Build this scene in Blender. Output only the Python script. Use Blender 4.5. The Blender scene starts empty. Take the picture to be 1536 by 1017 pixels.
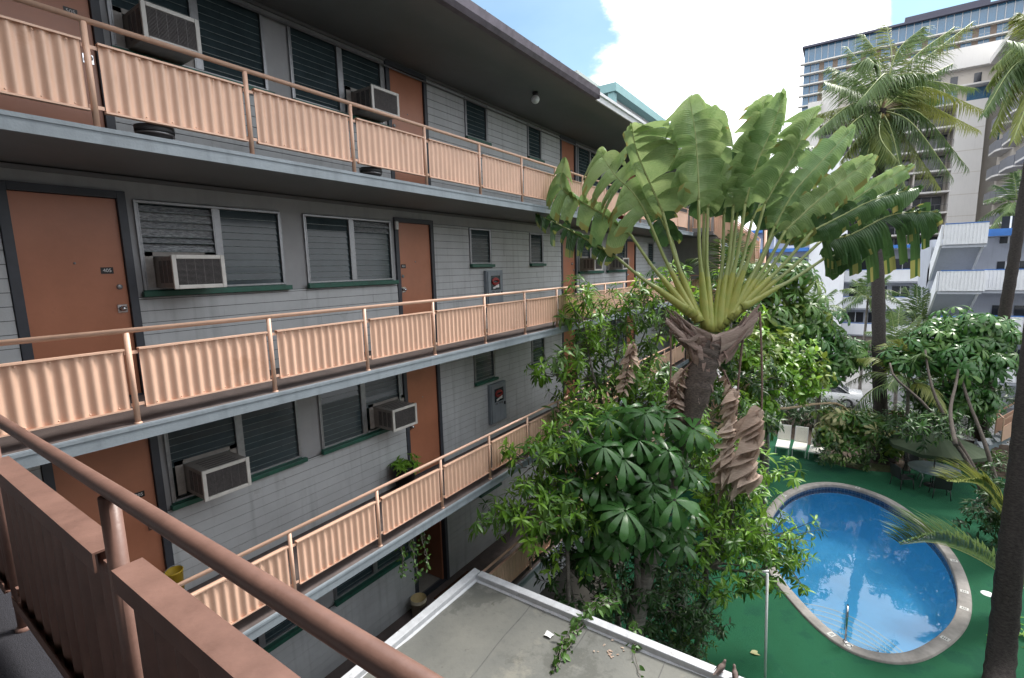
import bpy, bmesh, math, random
import numpy as np
from mathutils import Vector, Matrix
random.seed(7); RNG = np.random.default_rng(7)
SC = bpy.context.scene
COL = SC.collection
PI = math.pi
V = lambda *a: np.array(a, float)
# ------------------------------------------------------------------ camera (solved from the photo)
CW, CH, CF = 1536, 1017, 735.358
FW = V(0.81678525, 0.55920984, -0.14193734); RT = V(0.56167023, -0.82695539, -0.02591024); UP = V(0.13186511, 0.05855888, 0.98953648)
def ray(px, py): return FW + (px-CW/2)/CF*RT - (py-CH/2)/CF*UP
def at(px, py, X=None, Y=None, z=None, d=None):
    r = ray(px, py)
    t = X/r[0] if X is not None else Y/r[1] if Y is not None else z/r[2] if z is not None else d
    return r*t
cd = bpy.data.cameras.new('camera'); cam = bpy.data.objects.new('camera', cd); COL.objects.link(cam)
cd.lens = CF/CW*36; cd.sensor_width = 36; cd.clip_start = 0.05; cd.clip_end = 4000
cam.matrix_world = Matrix(((RT[0], UP[0], -FW[0], 0), (RT[1], UP[1], -FW[1], 0), (RT[2], UP[2], -FW[2], 0), (0, 0, 0, 1)))
SC.camera = cam
# ------------------------------------------------------------------ main levels (metres, eye at z = 0)
F5, F4, F3, F2, G = 1.270, -1.326, -3.910, -6.495, -9.08
FLOORS = [F5, F4, F3, F2]
YR, YW = 5.357, 6.664          # walkway rail line, facade
XEND = 20.9                    # far end of the facade
# ------------------------------------------------------------------ materials
MATS = {}
def nn(nt, t, **k):
    n = nt.nodes.new(t)
    for a, b in k.items(): setattr(n, a, b)
    return n
def mat(name, col, rough=.6, var=.18, scale=3., bump=0., bscale=60., metal=0., spec=.5, col2=None, stretch=None, streak=0., rnd=0., trans=0., emit=None, chips=None):
    """procedural principled material: base colour broken up by two noises, optional bump, streaks, per-leaf variation, leaf translucency"""
    if name in MATS: return MATS[name]
    m = bpy.data.materials.new(name); m.use_nodes = True; nt = m.node_tree; nt.nodes.clear()
    L = nt.links.new
    out = nn(nt, 'ShaderNodeOutputMaterial'); bs = nn(nt, 'ShaderNodeBsdfPrincipled')
    tc = nn(nt, 'ShaderNodeNewGeometry')
    mp = nn(nt, 'ShaderNodeMapping'); L(tc.outputs['Position'], mp.inputs[0])
    if stretch: mp.inputs['Scale'].default_value = stretch
    n1 = nn(nt, 'ShaderNodeTexNoise'); n1.inputs['Scale'].default_value = scale; n1.inputs['Detail'].default_value = 6; n1.inputs['Roughness'].default_value = .65
    L(mp.outputs[0], n1.inputs['Vector'])
    rp = nn(nt, 'ShaderNodeMapRange'); rp.inputs[1].default_value = .3; rp.inputs[2].default_value = .7
    L(n1.outputs[0], rp.inputs[0])
    mx = nn(nt, 'ShaderNodeMix', data_type='RGBA')
    c = np.array(col)
    if col2 is None: a, b = c*(1-var), np.minimum(c*(1+var), 1)
    else: a, b = c, np.array(col2)
    mx.inputs['A'].default_value = (*a, 1); mx.inputs['B'].default_value = (*b, 1)
    cur = mx.outputs['Result']
    if rnd:
        at_ = nn(nt, 'ShaderNodeAttribute', attribute_name='rnd')
        ad = nn(nt, 'ShaderNodeMath', operation='MULTIPLY_ADD'); ad.inputs[1].default_value = .45; ad.inputs[2].default_value = 0
        L(rp.outputs[0], ad.inputs[0])
        a2 = nn(nt, 'ShaderNodeMath', operation='MULTIPLY_ADD'); a2.inputs[1].default_value = rnd
        L(at_.outputs['Fac'], a2.inputs[0]); L(ad.outputs[0], a2.inputs[2]); L(a2.outputs[0], mx.inputs['Factor'])
    else: L(rp.outputs[0], mx.inputs['Factor'])
    if streak:
        m2 = nn(nt, 'ShaderNodeMapping'); m2.inputs['Scale'].default_value = (7, 7, .5); L(tc.outputs['Position'], m2.inputs[0])
        n2 = nn(nt, 'ShaderNodeTexNoise'); n2.inputs['Scale'].default_value = 1.4; n2.inputs['Detail'].default_value = 5; L(m2.outputs[0], n2.inputs['Vector'])
        r2 = nn(nt, 'ShaderNodeMapRange'); r2.inputs[1].default_value = .52; r2.inputs[2].default_value = .75; r2.inputs[4].default_value = streak; L(n2.outputs[0], r2.inputs[0])
        m3 = nn(nt, 'ShaderNodeMix', data_type='RGBA'); m3.inputs['B'].default_value = (*(c*.45), 1)
        L(r2.outputs[0], m3.inputs['Factor']); L(cur, m3.inputs['A']); cur = m3.outputs['Result']
    for (cs, th, cc, amt) in (chips or ()):
        n4 = nn(nt, 'ShaderNodeTexNoise'); n4.inputs['Scale'].default_value = cs; n4.inputs['Detail'].default_value = 7; n4.inputs['Roughness'].default_value = .7; L(tc.outputs['Position'], n4.inputs['Vector'])
        r4 = nn(nt, 'ShaderNodeMapRange'); r4.inputs[1].default_value = th; r4.inputs[2].default_value = th+.06; r4.inputs[4].default_value = amt; L(n4.outputs[0], r4.inputs[0])
        m4 = nn(nt, 'ShaderNodeMix', data_type='RGBA'); m4.inputs['B'].default_value = (*cc, 1); L(r4.outputs[0], m4.inputs['Factor']); L(cur, m4.inputs['A']); cur = m4.outputs['Result']
    L(cur, bs.inputs['Base Color'])
    bs.inputs['Roughness'].default_value = rough; bs.inputs['Metallic'].default_value = metal; bs.inputs['Specular IOR Level'].default_value = spec
    if rough > .15:
        rr = nn(nt, 'ShaderNodeMapRange'); rr.inputs[3].default_value = max(rough-.12, .05); rr.inputs[4].default_value = min(rough+.12, 1); L(n1.outputs[0], rr.inputs[0]); L(rr.outputs[0], bs.inputs['Roughness'])
    if bump:
        nb = nn(nt, 'ShaderNodeTexNoise'); nb.inputs['Scale'].default_value = bscale; nb.inputs['Detail'].default_value = 4; L(mp.outputs[0], nb.inputs['Vector'])
        bp = nn(nt, 'ShaderNodeBump'); bp.inputs['Strength'].default_value = bump; bp.inputs['Distance'].default_value = .02; L(nb.outputs[0], bp.inputs['Height']); L(bp.outputs[0], bs.inputs['Normal'])
    if emit: bs.inputs['Emission Color'].default_value = (*emit[0], 1); bs.inputs['Emission Strength'].default_value = emit[1]
    if trans:
        tr = nn(nt, 'ShaderNodeBsdfTranslucent'); hs = nn(nt, 'ShaderNodeHueSaturation'); hs.inputs['Value'].default_value = 1.5; hs.inputs['Hue'].default_value = .485
        L(cur, hs.inputs['Color']); L(hs.outputs[0], tr.inputs[0])
        ms = nn(nt, 'ShaderNodeMixShader'); ms.inputs[0].default_value = trans; L(bs.outputs[0], ms.inputs[1]); L(tr.outputs[0], ms.inputs[2]); L(ms.outputs[0], out.inputs[0])
    else: L(bs.outputs[0], out.inputs[0])
    MATS[name] = m
    return m
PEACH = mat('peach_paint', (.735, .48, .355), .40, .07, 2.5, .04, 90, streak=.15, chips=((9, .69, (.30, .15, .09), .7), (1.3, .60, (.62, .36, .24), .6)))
PEACHD = mat('peach_paint_worn_shaded', (.225, .127, .10), .42, .2, 9, .05, 60, streak=.2, chips=((22, .68, (.10, .05, .035), .8), (7, .66, (.42, .26, .21), .6), (3, .62, (.20, .11, .09), .6)))  # base darkened to stand for shade on the near railing; chips are wear
DOORM = mat('door_paint', (.43, .175, .10), .33, .12, 1.6, .03, 40, chips=((3.2, .63, (.36, .15, .09), .5),))
SIDING = mat('siding_paint', (.47, .495, .51), .6, .1, 1.7, .12, 80, streak=.35, chips=((2.2, .64, (.36, .37, .37), .6), (16, .70, (.22, .22, .22), .6)))
SMOOTH = mat('wall_paint', (.33, .34, .355), .6, .1, 2., .05, 60, streak=.2)
TRIM = mat('slate_trim', (.045, .052, .066), .5, .2, 5)
GREENT = mat('green_sill', (.015, .095, .065), .45, .3, 6)
FASCIA = mat('slab_fascia', (.235, .275, .31), .55, .14, 3, .1, 50, streak=.35)
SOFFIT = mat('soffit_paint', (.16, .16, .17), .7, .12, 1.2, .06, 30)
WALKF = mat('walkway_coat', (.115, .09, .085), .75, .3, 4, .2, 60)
CARPET = mat('dark_carpet', (.03, .03, .038), .95, .4, 120, .5, 320)
GUTTER = mat('gutter_metal', (.115, .10, .125), .35, .3, 6, metal=.3)
WHITEF = mat('white_fascia', (.62, .63, .66), .5, .1, 4)
ALU = mat('aluminium', (.31, .32, .335), .4, .15, 20, metal=.6)
ACW = mat('ac_enamel', (.62, .61, .58), .4, .1, 8, streak=.2)
ACD = mat('ac_grille', (.15, .14, .14), .55, .3, 30, metal=.3)
ACS = mat('ac_side', (.30, .28, .26), .5, .2, 12)
DARK = mat('dark_void', (.012, .012, .014), .8)
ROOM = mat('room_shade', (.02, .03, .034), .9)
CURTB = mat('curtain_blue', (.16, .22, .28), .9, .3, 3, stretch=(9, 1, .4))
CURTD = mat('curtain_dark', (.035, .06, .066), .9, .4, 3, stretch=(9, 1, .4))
CHROME = mat('chrome', (.6, .6, .62), .18, .05, 20, metal=1.)
BLACKP = mat('black_plastic', (.012, .012, .014), .4)
WHITEP = mat('white_paint', (.72, .73, .74), .5, .06, 3)
REDP = mat('red_enamel', (.30, .025, .025), .45)
ROOFM = mat('roof_membrane', (.125, .13, .122), .8, .0, .55, .15, 25, col2=(.20, .20, .178), streak=.2, chips=((.9, .55, (.085, .088, .078), .65), (3.5, .62, (.07, .065, .055), .6), (.7, .60, (.26, .25, .21), .6), (30, .70, (.3, .29, .26), .5)))
COPING = mat('coping_paint', (.56, .58, .61), .45, .12, 8, .1, 60, streak=.1, chips=((6, .62, (.25, .24, .23), .7), (1.5, .60, (.40, .41, .42), .6)))
CONC = mat('concrete', (.36, .34, .31), .8, .18, 3, .2, 50)
DECK = mat('green_turf_carpet', (.0095, .076, .035), .95, .25, 1.1, .5, 260, spec=.2, col2=(.0135, .094, .046), chips=((.55, .54, (.008, .062, .036), .75), (2.4, .66, (.03, .10, .06), .5), (14, .71, (.05, .06, .035), .6)))
SOIL = mat('soil', (.05, .032, .02), .95, .5, 6, .8, 30)
BARKG = mat('bark_grey', (.16, .145, .13), .9, .45, 9, .9, 34)
BARKD = mat('bark_dark', (.022, .019, .019), .95, .6, 14, 1., 40, spec=.2, col2=(.075, .066, .062), stretch=(1, 1, 2.5))
BARKT = mat('bark_travellers', (.035, .028, .026), .9, .0, 16, 1., 45, stretch=(1, 1, 4), col2=(.20, .16, .135))
SHEATH = mat('dry_sheath', (.15, .075, .06), .8, .0, 10, .8, 30, col2=(.50, .40, .34), stretch=(1, 1, 9), rnd=.5)
DEADL = mat('dry_leaf', (.34, .23, .17), .8, .0, 6, .4, 40, col2=(.72, .60, .50), trans=.15, rnd=.4, stretch=(1, 1, 10))
def leafm(name, c1, c2, rough=.38, trans=.22, rnd=.75): return mat(name, c1, rough, 0, 2.5, 0, col2=c2, rnd=rnd, trans=trans, spec=.45)
L_UMB = leafm('leaf_schefflera', (.028, .095, .020), (.07, .19, .05), .28)
L_UMBY = leafm('leaf_schefflera_pale', (.05, .12, .018), (.20, .27, .045), .4)
L_TWIG = leafm('leaf_bright', (.085, .23, .018), (.22, .40, .05), .38, .32)
L_MID = leafm('leaf_mid', (.035, .115, .020), (.11, .22, .045), .36)
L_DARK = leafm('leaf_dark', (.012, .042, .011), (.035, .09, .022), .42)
L_PALM = leafm('leaf_palm', (.04, .095, .026), (.13, .20, .065), .4)
L_PALMY = leafm('leaf_palm_yellow', (.07, .12, .02), (.22, .25, .06), .42)
L_WILT = leafm('leaf_wilted', (.16, .19, .05), (.55, .52, .28), .6)
L_TRAV = leafm('leaf_travellers', (.125, .25, .085), (.33, .44, .19), .27, .27)
L_TRAVD = leafm('leaf_travellers_dark', (.03, .085, .028), (.08, .16, .05), .30, .2)
L_TRAVE = leafm('leaf_travellers_edge', (.17, .22, .06), (.30, .27, .09), .6, .3)
PETI = mat('petiole', (.24, .30, .09), .4, .15, 4, col2=(.33, .37, .15))
PETIY = mat('petiole_base', (.40, .39, .10), .4, .1, 5, col2=(.28, .34, .08))
# vein bump for the big travellers leaves
for mm in (L_TRAV, L_TRAVD):
    nt = mm.node_tree; uv = nn(nt, 'ShaderNodeUVMap'); uv.uv_map = 'UVMap'
    wv = nn(nt, 'ShaderNodeTexWave'); wv.bands_direction = 'X'; wv.inputs['Scale'].default_value = 9; wv.inputs['Distortion'].default_value = .6
    nt.links.new(uv.outputs[0], wv.inputs[0]); bp = nn(nt, 'ShaderNodeBump'); bp.inputs['Strength'].default_value = .45; bp.inputs['Distance'].default_value = .012
    nt.links.new(wv.outputs[0], bp.inputs['Height'])
    for n in nt.nodes:
        if n.type == 'BSDF_PRINCIPLED': nt.links.new(bp.outputs[0], n.inputs['Normal'])
def glassy(name, col, rough, bump, bscale, stretch=(1, 1, 1)):
    m = mat(name, col, rough, .2, 4, bump, bscale, spec=.9, stretch=stretch); return m
LOUV = mat('louvre_glass', (.036, .055, .064), .14, .25, 4, .02, 8, spec=.4)
LEDGE = mat('glass_edge_glint', (.16, .21, .21), .3, .3, 20)  # pale colour imitates light caught along each slat edge
RIPP = mat('rippled_glass', (.34, .36, .385), .18, .6, 38, 1., 55, spec=.9, stretch=(.5, 1, 2.2))
TOWG = glassy('tower_glass', (.05, .13, .22), .08, .02, 2)
# ------------------------------------------------------------------ mesh builder
def nrm(v): return v/(np.linalg.norm(v)+1e-12)
class MB:
    def __init__(s): s.v = []; s.f = []; s.m = []; s.sm = []
    def add(s, vs, fs, m=0, smooth=False):
        o = len(s.v); s.v += [tuple(map(float, p)) for p in vs]; s.f += [tuple(i+o for i in f) for f in fs]; s.m += [m]*len(fs); s.sm += [smooth]*len(fs); return s
    def box(s, x0, x1, y0, y1, z0, z1, m=0):
        if x0 > x1: x0, x1 = x1, x0
        if y0 > y1: y0, y1 = y1, y0
        if z0 > z1: z0, z1 = z1, z0
        return s.add([(x0, y0, z0), (x1, y0, z0), (x1, y1, z0), (x0, y1, z0), (x0, y0, z1), (x1, y0, z1), (x1, y1, z1), (x0, y1, z1)],
              [(0, 3, 2, 1), (4, 5, 6, 7), (0, 1, 5, 4), (1, 2, 6, 5), (2, 3, 7, 6), (3, 0, 4, 7)], m)
    def obox(s, c, ax, ay, az, m=0):
        c, ax, ay, az = map(np.asarray, (c, ax, ay, az)); vs = []
        for k in (-1, 1):
            for i, j in ((-1, -1), (1, -1), (1, 1), (-1, 1)): vs.append(c+i*ax+j*ay+k*az)
        return s.add(vs, [(0, 3, 2, 1), (4, 5, 6, 7), (0, 1, 5, 4), (1, 2, 6, 5), (2, 3, 7, 6), (3, 0, 4, 7)], m)
    def bar(s, a, b, w, h, m=0, up=(0, 0, 1)):
        a, b = np.asarray(a, float), np.asarray(b, float); d = b-a; L = np.linalg.norm(d); d = d/L
        u = np.asarray(up, float)
        if abs(d@u) > .98: u = V(1, 0, 0)
        sd = nrm(np.cross(d, u)); u = np.cross(sd, d)
        return s.obox((a+b)/2, d*L/2, sd*w/2, u*h/2, m)
    def tube(s, pts, r, n=10, m=0, cap=True, rough=0.):
        pts = [np.asarray(p, float) for p in pts]; k = len(pts)
        rs = [r]*k if np.isscalar(r) else list(r)
        ref = V(0, 0, 1); vs = []; pu = None
        for i in range(k):
            d = nrm(pts[min(i+1, k-1)]-pts[max(i-1, 0)])
            if pu is None: u = V(0, 0, 1) if abs(d[2]) < .9 else V(1, 0, 0)
            else: u = pu
            u = nrm(u-d*(u@d)); pu = u; w = np.cross(d, u)
            for j in range(n):
                a = 2*PI*j/n; q = rs[i]*(1+rough*(random.random()-.5)); vs.append(pts[i]+q*(math.cos(a)*u+math.sin(a)*w))
        fs = [(i*n+j, i*n+(j+1) % n, (i+1)*n+(j+1) % n, (i+1)*n+j) for i in range(k-1) for j in range(n)]
        s.add(vs, fs, m, True)
        if cap:
            o = len(s.v)-k*n
            s.f.append(tuple(o+j for j in reversed(range(n)))); s.f.append(tuple(o+(k-1)*n+j for j in range(n))); s.m += [m, m]; s.sm += [False, False]
        return s
    def lathe(s, prof, c=(0, 0, 0), n=20, m=0, smooth=True, sx=1., sy=1.):
        c = np.asarray(c, float); vs = [c+V(r*math.cos(2*PI*j/n)*sx, r*math.sin(2*PI*j/n)*sy, z) for r, z in prof for j in range(n)]
        fs = [(i*n+j, i*n+(j+1) % n, (i+1)*n+(j+1) % n, (i+1)*n+j) for i in range(len(prof)-1) for j in range(n)]
        return s.add(vs, fs, m, smooth)
    def grid(s, P, m=0, smooth=True, closed=False):
        a, b = len(P), len(P[0]); vs = [p for row in P for p in row]
        fs = [(i*b+j, i*b+(j+1) % b, (i+1)*b+(j+1) % b, (i+1)*b+j) for i in range(a-1) for j in range(b if closed else b-1)]
        return s.add(vs, fs, m, smooth)
    def prism(s, poly, z0, z1, m=0):
        n = len(poly); vs = [(*p[:2], z0) for p in poly]+[(*p[:2], z1) for p in poly]
        return s.add(vs, [tuple(reversed(range(n))), tuple(range(n, 2*n))]+[(i, (i+1) % n, n+(i+1) % n, n+i) for i in range(n)], m)
    def extr(s, poly, off, m=0):
        """polygon of 3-D points extruded by a vector"""
        n = len(poly); off = np.asarray(off, float); vs = [np.asarray(p, float) for p in poly]; vs += [p+off for p in vs]
        return s.add(vs, [tuple(reversed(range(n))), tuple(range(n, 2*n))]+[(i, (i+1) % n, n+(i+1) % n, n+i) for i in range(n)], m)
    def build(s, name, mats, parent=None, bevel=0., label=None, **kw):
        o0 = origin(parent); me = bpy.data.meshes.new(name)
        me.from_pydata([(a-o0[0], b-o0[1], c-o0[2]) for a, b, c in s.v], [], s.f)
        return finish(name, me, mats, parent, s.m, s.sm, bevel, label, **kw)
ORG = {}
def origin(p): return V(0, 0, 0) if p is None else ORG.get(p.name, V(0, 0, 0))
def finish(name, me, mats, parent, mi=None, sm=None, bevel=0., label=None, **kw):
    for m in (mats if isinstance(mats, (list, tuple)) else [mats]): me.materials.append(m)
    if mi is not None: me.polygons.foreach_set('material_index', mi)
    if sm is not None: me.polygons.foreach_set('use_smooth', sm)
    me.update()
    o = bpy.data.objects.new(name, me); COL.objects.link(o)
    if parent is not None: o.parent = parent; ORG[o.name] = origin(parent)
    if bevel:
        b = o.modifiers.new('bevel', 'BEVEL'); b.width = bevel; b.segments = 2; b.limit_method = 'ANGLE'; b.angle_limit = math.radians(50)
    if label: o['label'] = label
    for k, v in kw.items(): o[k] = v
    return o
def thing(name, label, cat, loc=(0, 0, 0), group=None):
    o = bpy.data.objects.new(name, None); COL.objects.link(o); o.location = tuple(map(float, loc)); o.empty_display_size = .2
    ORG[o.name] = np.asarray(loc, float); o['label'] = label; o['category'] = cat
    if group: o['group'] = group
    return o
def tag(o, label, cat, group=None):
    o['label'] = label; o['category'] = cat
    if group: o['group'] = group
    return o
def dup(root, loc, label, rotz=0., group=None):
    """copy of a thing with copies of its parts and sub-parts (built round the world origin)"""
    r = root.copy(); COL.objects.link(r); r.location = tuple(map(float, loc)); r.rotation_euler = (0, 0, rotz); r['label'] = label
    if group: r['group'] = group
    for ch in list(root.children):
        c = ch.copy(); COL.objects.link(c); c.parent = r
        for g in ch.children:
            d = g.copy(); COL.objects.link(d); d.parent = c
    return r
def part_copy(o, parent, loc=(0, 0, 0)):
    c = o.copy(); COL.objects.link(c); c.parent = parent; c.location = tuple(map(float, loc))
    for g in o.children:
        d = g.copy(); COL.objects.link(d); d.parent = c
    ORG[c.name] = origin(parent)
    return c
def struct(o): o['kind'] = 'structure'; return o
def text_mesh(s, size, m4, name, matr, parent, depth=.002):
    cu = bpy.data.curves.new('lettering', 'FONT'); cu.body = s; cu.size = size; cu.extrude = depth; cu.align_x = 'CENTER'; cu.align_y = 'CENTER'
    t = bpy.data.objects.new('lettering', cu); COL.objects.link(t)
    me = bpy.data.meshes.new_from_object(t.evaluated_get(bpy.context.evaluated_depsgraph_get())); bpy.data.objects.remove(t)
    o0 = origin(parent); me.transform(Matrix.Translation((-o0[0], -o0[1], -o0[2])) @ m4); me.materials.clear()
    return finish(name, me, matr, parent)
def face_my(x, y, z): return Matrix.Translation((x, y, z)) @ Matrix.Rotation(PI/2, 4, 'X')   # text that faces -Y
# ------------------------------------------------------------------ foliage builder (all quads, numpy)
class FM:
    def __init__(s): s.v = []; s.f = []; s.r = []; s.m = []; s.n = 0; s.uv = []
    def raw(s, vs, fs, rnd, m=0, uv=None):
        vs = np.asarray(vs, float); fs = np.asarray(fs, int)
        s.v.append(vs); s.f.append(fs+s.n); s.n += len(vs)
        s.r.append(np.full(len(vs), rnd) if np.isscalar(rnd) else np.asarray(rnd)); s.m.append(np.full(len(fs), m, np.int32))
        s.uv.append(np.zeros((len(vs), 2)) if uv is None else np.asarray(uv, float))
    def inst(s, tv, tf, O, R, S, rnd, m=0):
        """O (N,3) origins, R (N,3,3) columns = width, length, normal; S (N,) or (N,3) scales"""
        O = np.asarray(O, float); N = len(O)
        if N == 0: return
        S = np.asarray(S, float); S = S[:, None] if S.ndim == 1 else S
        P = tv[None]*S[:, None, :]
        W = np.einsum('nij,nkj->nki', R, P)+O[:, None, :]
        F = (tf[None]+(np.arange(N)*len(tv))[:, None, None]).reshape(-1, 4)
        s.raw(W.reshape(-1, 3), F, np.repeat(rnd, len(tv)), m)
    def build(s, name, mats, parent=None, label=None, **kw):
        v = np.concatenate(s.v)-origin(parent); f = np.concatenate(s.f); r = np.concatenate(s.r); m = np.concatenate(s.m); uv = np.concatenate(s.uv)
        me = bpy.data.meshes.new(name); me.vertices.add(len(v)); me.vertices.foreach_set('co', v.ravel())
        me.loops.add(len(f)*4); me.loops.foreach_set('vertex_index', f.ravel()); me.polygons.add(len(f)); me.polygons.foreach_set('loop_start', np.arange(0, len(f)*4, 4))
        a = me.attributes.new('rnd', 'FLOAT', 'POINT'); a.data.foreach_set('value', r.astype(np.float32))
        u = me.uv_layers.new(name='UVMap'); u.data.foreach_set('uv', uv[f.ravel()].ravel().astype(np.float32))
        me.update(calc_edges=True); me.validate()
        return finish(name, me, mats, parent, m, np.ones(len(f), bool), 0, label, **kw)
def leaf_tmpl(n=4, w=.28, droop=.25, fold=.25, peak=.5, wave=0.):
    vs = []
    for i in range(n+1):
        t = i/n; p = math.sin(PI*min(1, max(0, t**(math.log(.5)/math.log(peak)))))**.75 if 0 < t < 1 else 0.03
        ww = w/2*p; z = -droop*t*t
        for sx in (-1, 0, 1): vs.append((sx*ww, t, z+(abs(sx)*fold*ww)+wave*math.sin(t*9)*abs(sx)))
    fs = [(i*3+j, i*3+j+1, (i+1)*3+j+1, (i+1)*3+j) for i in range(n) for j in range(2)]
    return np.array(vs), np.array(fs)
T_UMB = leaf_tmpl(5, .36, .30, .25, .58)
def obov(n=6, w=.33, droop=.40, fold=.3):
    vs = []
    for i in range(n+1):
        t = i/n; ww = w/2*(.12+1.05*t**.75*max(0, 1-t**5)**.5); y = math.sin(t*1.25)/math.sin(1.25)*.92; z = -droop*t**2.1
        for sx in (-1, 0, 1): vs.append((sx*ww, y, z+abs(sx)*fold*ww*.6-(.25*ww if sx else 0)))
    return np.array(vs), np.array([(i*3+j, i*3+j+1, (i+1)*3+j+1, (i+1)*3+j) for i in range(n) for j in range(2)])
T_UMB = obov()
T_LAN = leaf_tmpl(4, .27, .35, .35, .5)
T_BRD = leaf_tmpl(4, .50, .25, .2, .45)
T_STRIP = leaf_tmpl(4, .07, .38, .6, .35)
def frames(D, Nn):
    """width/length/normal frames from direction and rough normal arrays"""
    D = D/(np.linalg.norm(D, axis=1, keepdims=True)+1e-9)
    Wd = np.cross(D, Nn); Wd /= np.linalg.norm(Wd, axis=1, keepdims=True)+1e-9
    Z = np.cross(Wd, D)
    return np.stack([Wd, D, Z], -1)
def umbrella(fm, c, axis, s, n=9, m=0, base_r=None):
    axis = nrm(np.asarray(axis, float)); u = nrm(np.cross(axis, V(.3, .9, .2))); w = np.cross(axis, u)
    a = np.arange(n)*2*PI/n+random.random()*6; el = np.radians(RNG.uniform(-30, 8, n))
    rad = np.cos(a)[:, None]*u+np.sin(a)[:, None]*w
    D = np.cos(el)[:, None]*rad+np.sin(el)[:, None]*axis
    O = np.asarray(c)+D*.06*s
    b = random.random() if base_r is None else base_r
    fm.inst(*T_UMB, O, frames(D, np.repeat(axis[None], n, 0)), s*RNG.uniform(.85, 1.1, n), np.clip(b+RNG.uniform(-.12, .12, n), 0, 1), m)
def twig(fm, p, d, L, leafL, n=12, m=0, tmpl=T_LAN, droop=.45, base_r=None):
    """a shoot of length L from p along d with n alternate leaves, a rosette at its tip"""
    d = nrm(np.asarray(d, float)); u = nrm(np.cross(d, V(.31, .2, .9))); w = np.cross(d, u)
    t = np.concatenate([RNG.uniform(.15, 1, n-4), np.full(4, 1.)]); a = np.arange(n)*2.4+random.random()*6
    rad = np.cos(a)[:, None]*u+np.sin(a)[:, None]*w
    D = rad*RNG.uniform(.6, 1, n)[:, None]+d*RNG.uniform(.15, .7, n)[:, None]; D[:, 2] -= droop*RNG.uniform(0, .8, n)
    O = np.asarray(p)+t[:, None]*L*d
    Nn = np.repeat(V(0, 0, 1)[None], n, 0)+RNG.normal(0, .3, (n, 3))+.4*d
    b = random.random() if base_r is None else base_r
    fm.inst(*tmpl, O, frames(D, Nn), leafL*RNG.uniform(.65, 1.15, n), np.clip(b+RNG.uniform(-.2, .2, n), 0, 1), m)
def blob_pts(c, r, n, shell=.55):
    """points spread through an ellipsoid, thicker near its surface; returns points and outward directions"""
    d = RNG.normal(size=(n, 3)); d /= np.linalg.norm(d, axis=1, keepdims=True)
    k = (shell+(1-shell)*RNG.random(n)**.7)*(1+.22*np.sin(d[:, 0]*5+d[:, 2]*4+c[0]))
    return np.asarray(c)+d*k[:, None]*np.asarray(r), d
def spline(P, n):
    """Catmull-Rom through the points, n samples"""
    P = np.asarray(P, float); Q = np.vstack([2*P[0]-P[1], P, 2*P[-1]-P[-2]]); out = []
    for q in np.linspace(0, len(P)-1-1e-9, n):
        i = int(q); f = q-i; a, b, c, d = Q[i:i+4]
        out.append(.5*(2*b+(c-a)*f+(2*a-5*b+4*c-d)*f*f+(3*b-a-3*c+d)*f**3))
    return np.array(out)
def frond(fm, base, d, L, leafL=.7, n=46, droop=.9, m=0, wid=.05, hang=.5, curl=0., start=.16, rn=None, side=None, rach=None, P=None, up=0.):
    """a feather palm leaf: arching rachis and two rows of hanging leaflets"""
    base = np.asarray(base, float); d = nrm(np.asarray(d, float)); sd = nrm(np.cross(d, V(0, 0, 1))) if side is None else nrm(np.asarray(side, float))
    t = np.linspace(0, 1, 15)
    if P is None: P = base+d*L*t[:, None]; P[:, 2] -= droop*L*t**2.2*.5; P += sd*curl*L*(t**2)[:, None]
    else: P = spline(P, 15)
    b = random.random() if rn is None else rn
    if rach is not None: rach.tube(P, [.035*L/4*(1-.85*k)+.004 for k in t], 6)
    ts = np.repeat(np.linspace(start, .995, n), 2); sg = np.tile([-1., 1.], n)
    idx = ts*14; i0 = np.minimum(idx.astype(int), 13); fr = (idx-i0)[:, None]
    O = P[i0]*(1-fr)+P[i0+1]*fr; T = P[i0+1]-P[i0]; T /= np.linalg.norm(T, axis=1, keepdims=True)
    S_ = np.cross(T, V(0, 0, 1))+1e-3*sd; S_ /= np.linalg.norm(S_, axis=1, keepdims=True)+1e-9
    U = np.cross(S_, T)
    D = sg[:, None]*S_*.8+T*(.55+.5*ts[:, None])+U*RNG.uniform(-.05, .25, 2*n)[:, None]; D[:, 2] += up-hang*RNG.uniform(.5, 1.1, 2*n)
    Ls = leafL*np.sin(PI*np.clip(.18+.78*ts, 0, 1))**.6*RNG.uniform(.6, 1.15, 2*n)
    fm.inst(*T_STRIP, O, frames(D, U), np.stack([Ls*0+wid/.07, Ls, Ls], -1), np.clip(b+RNG.uniform(-.25, .25, 2*n), 0, 1), m)
    return P
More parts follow.
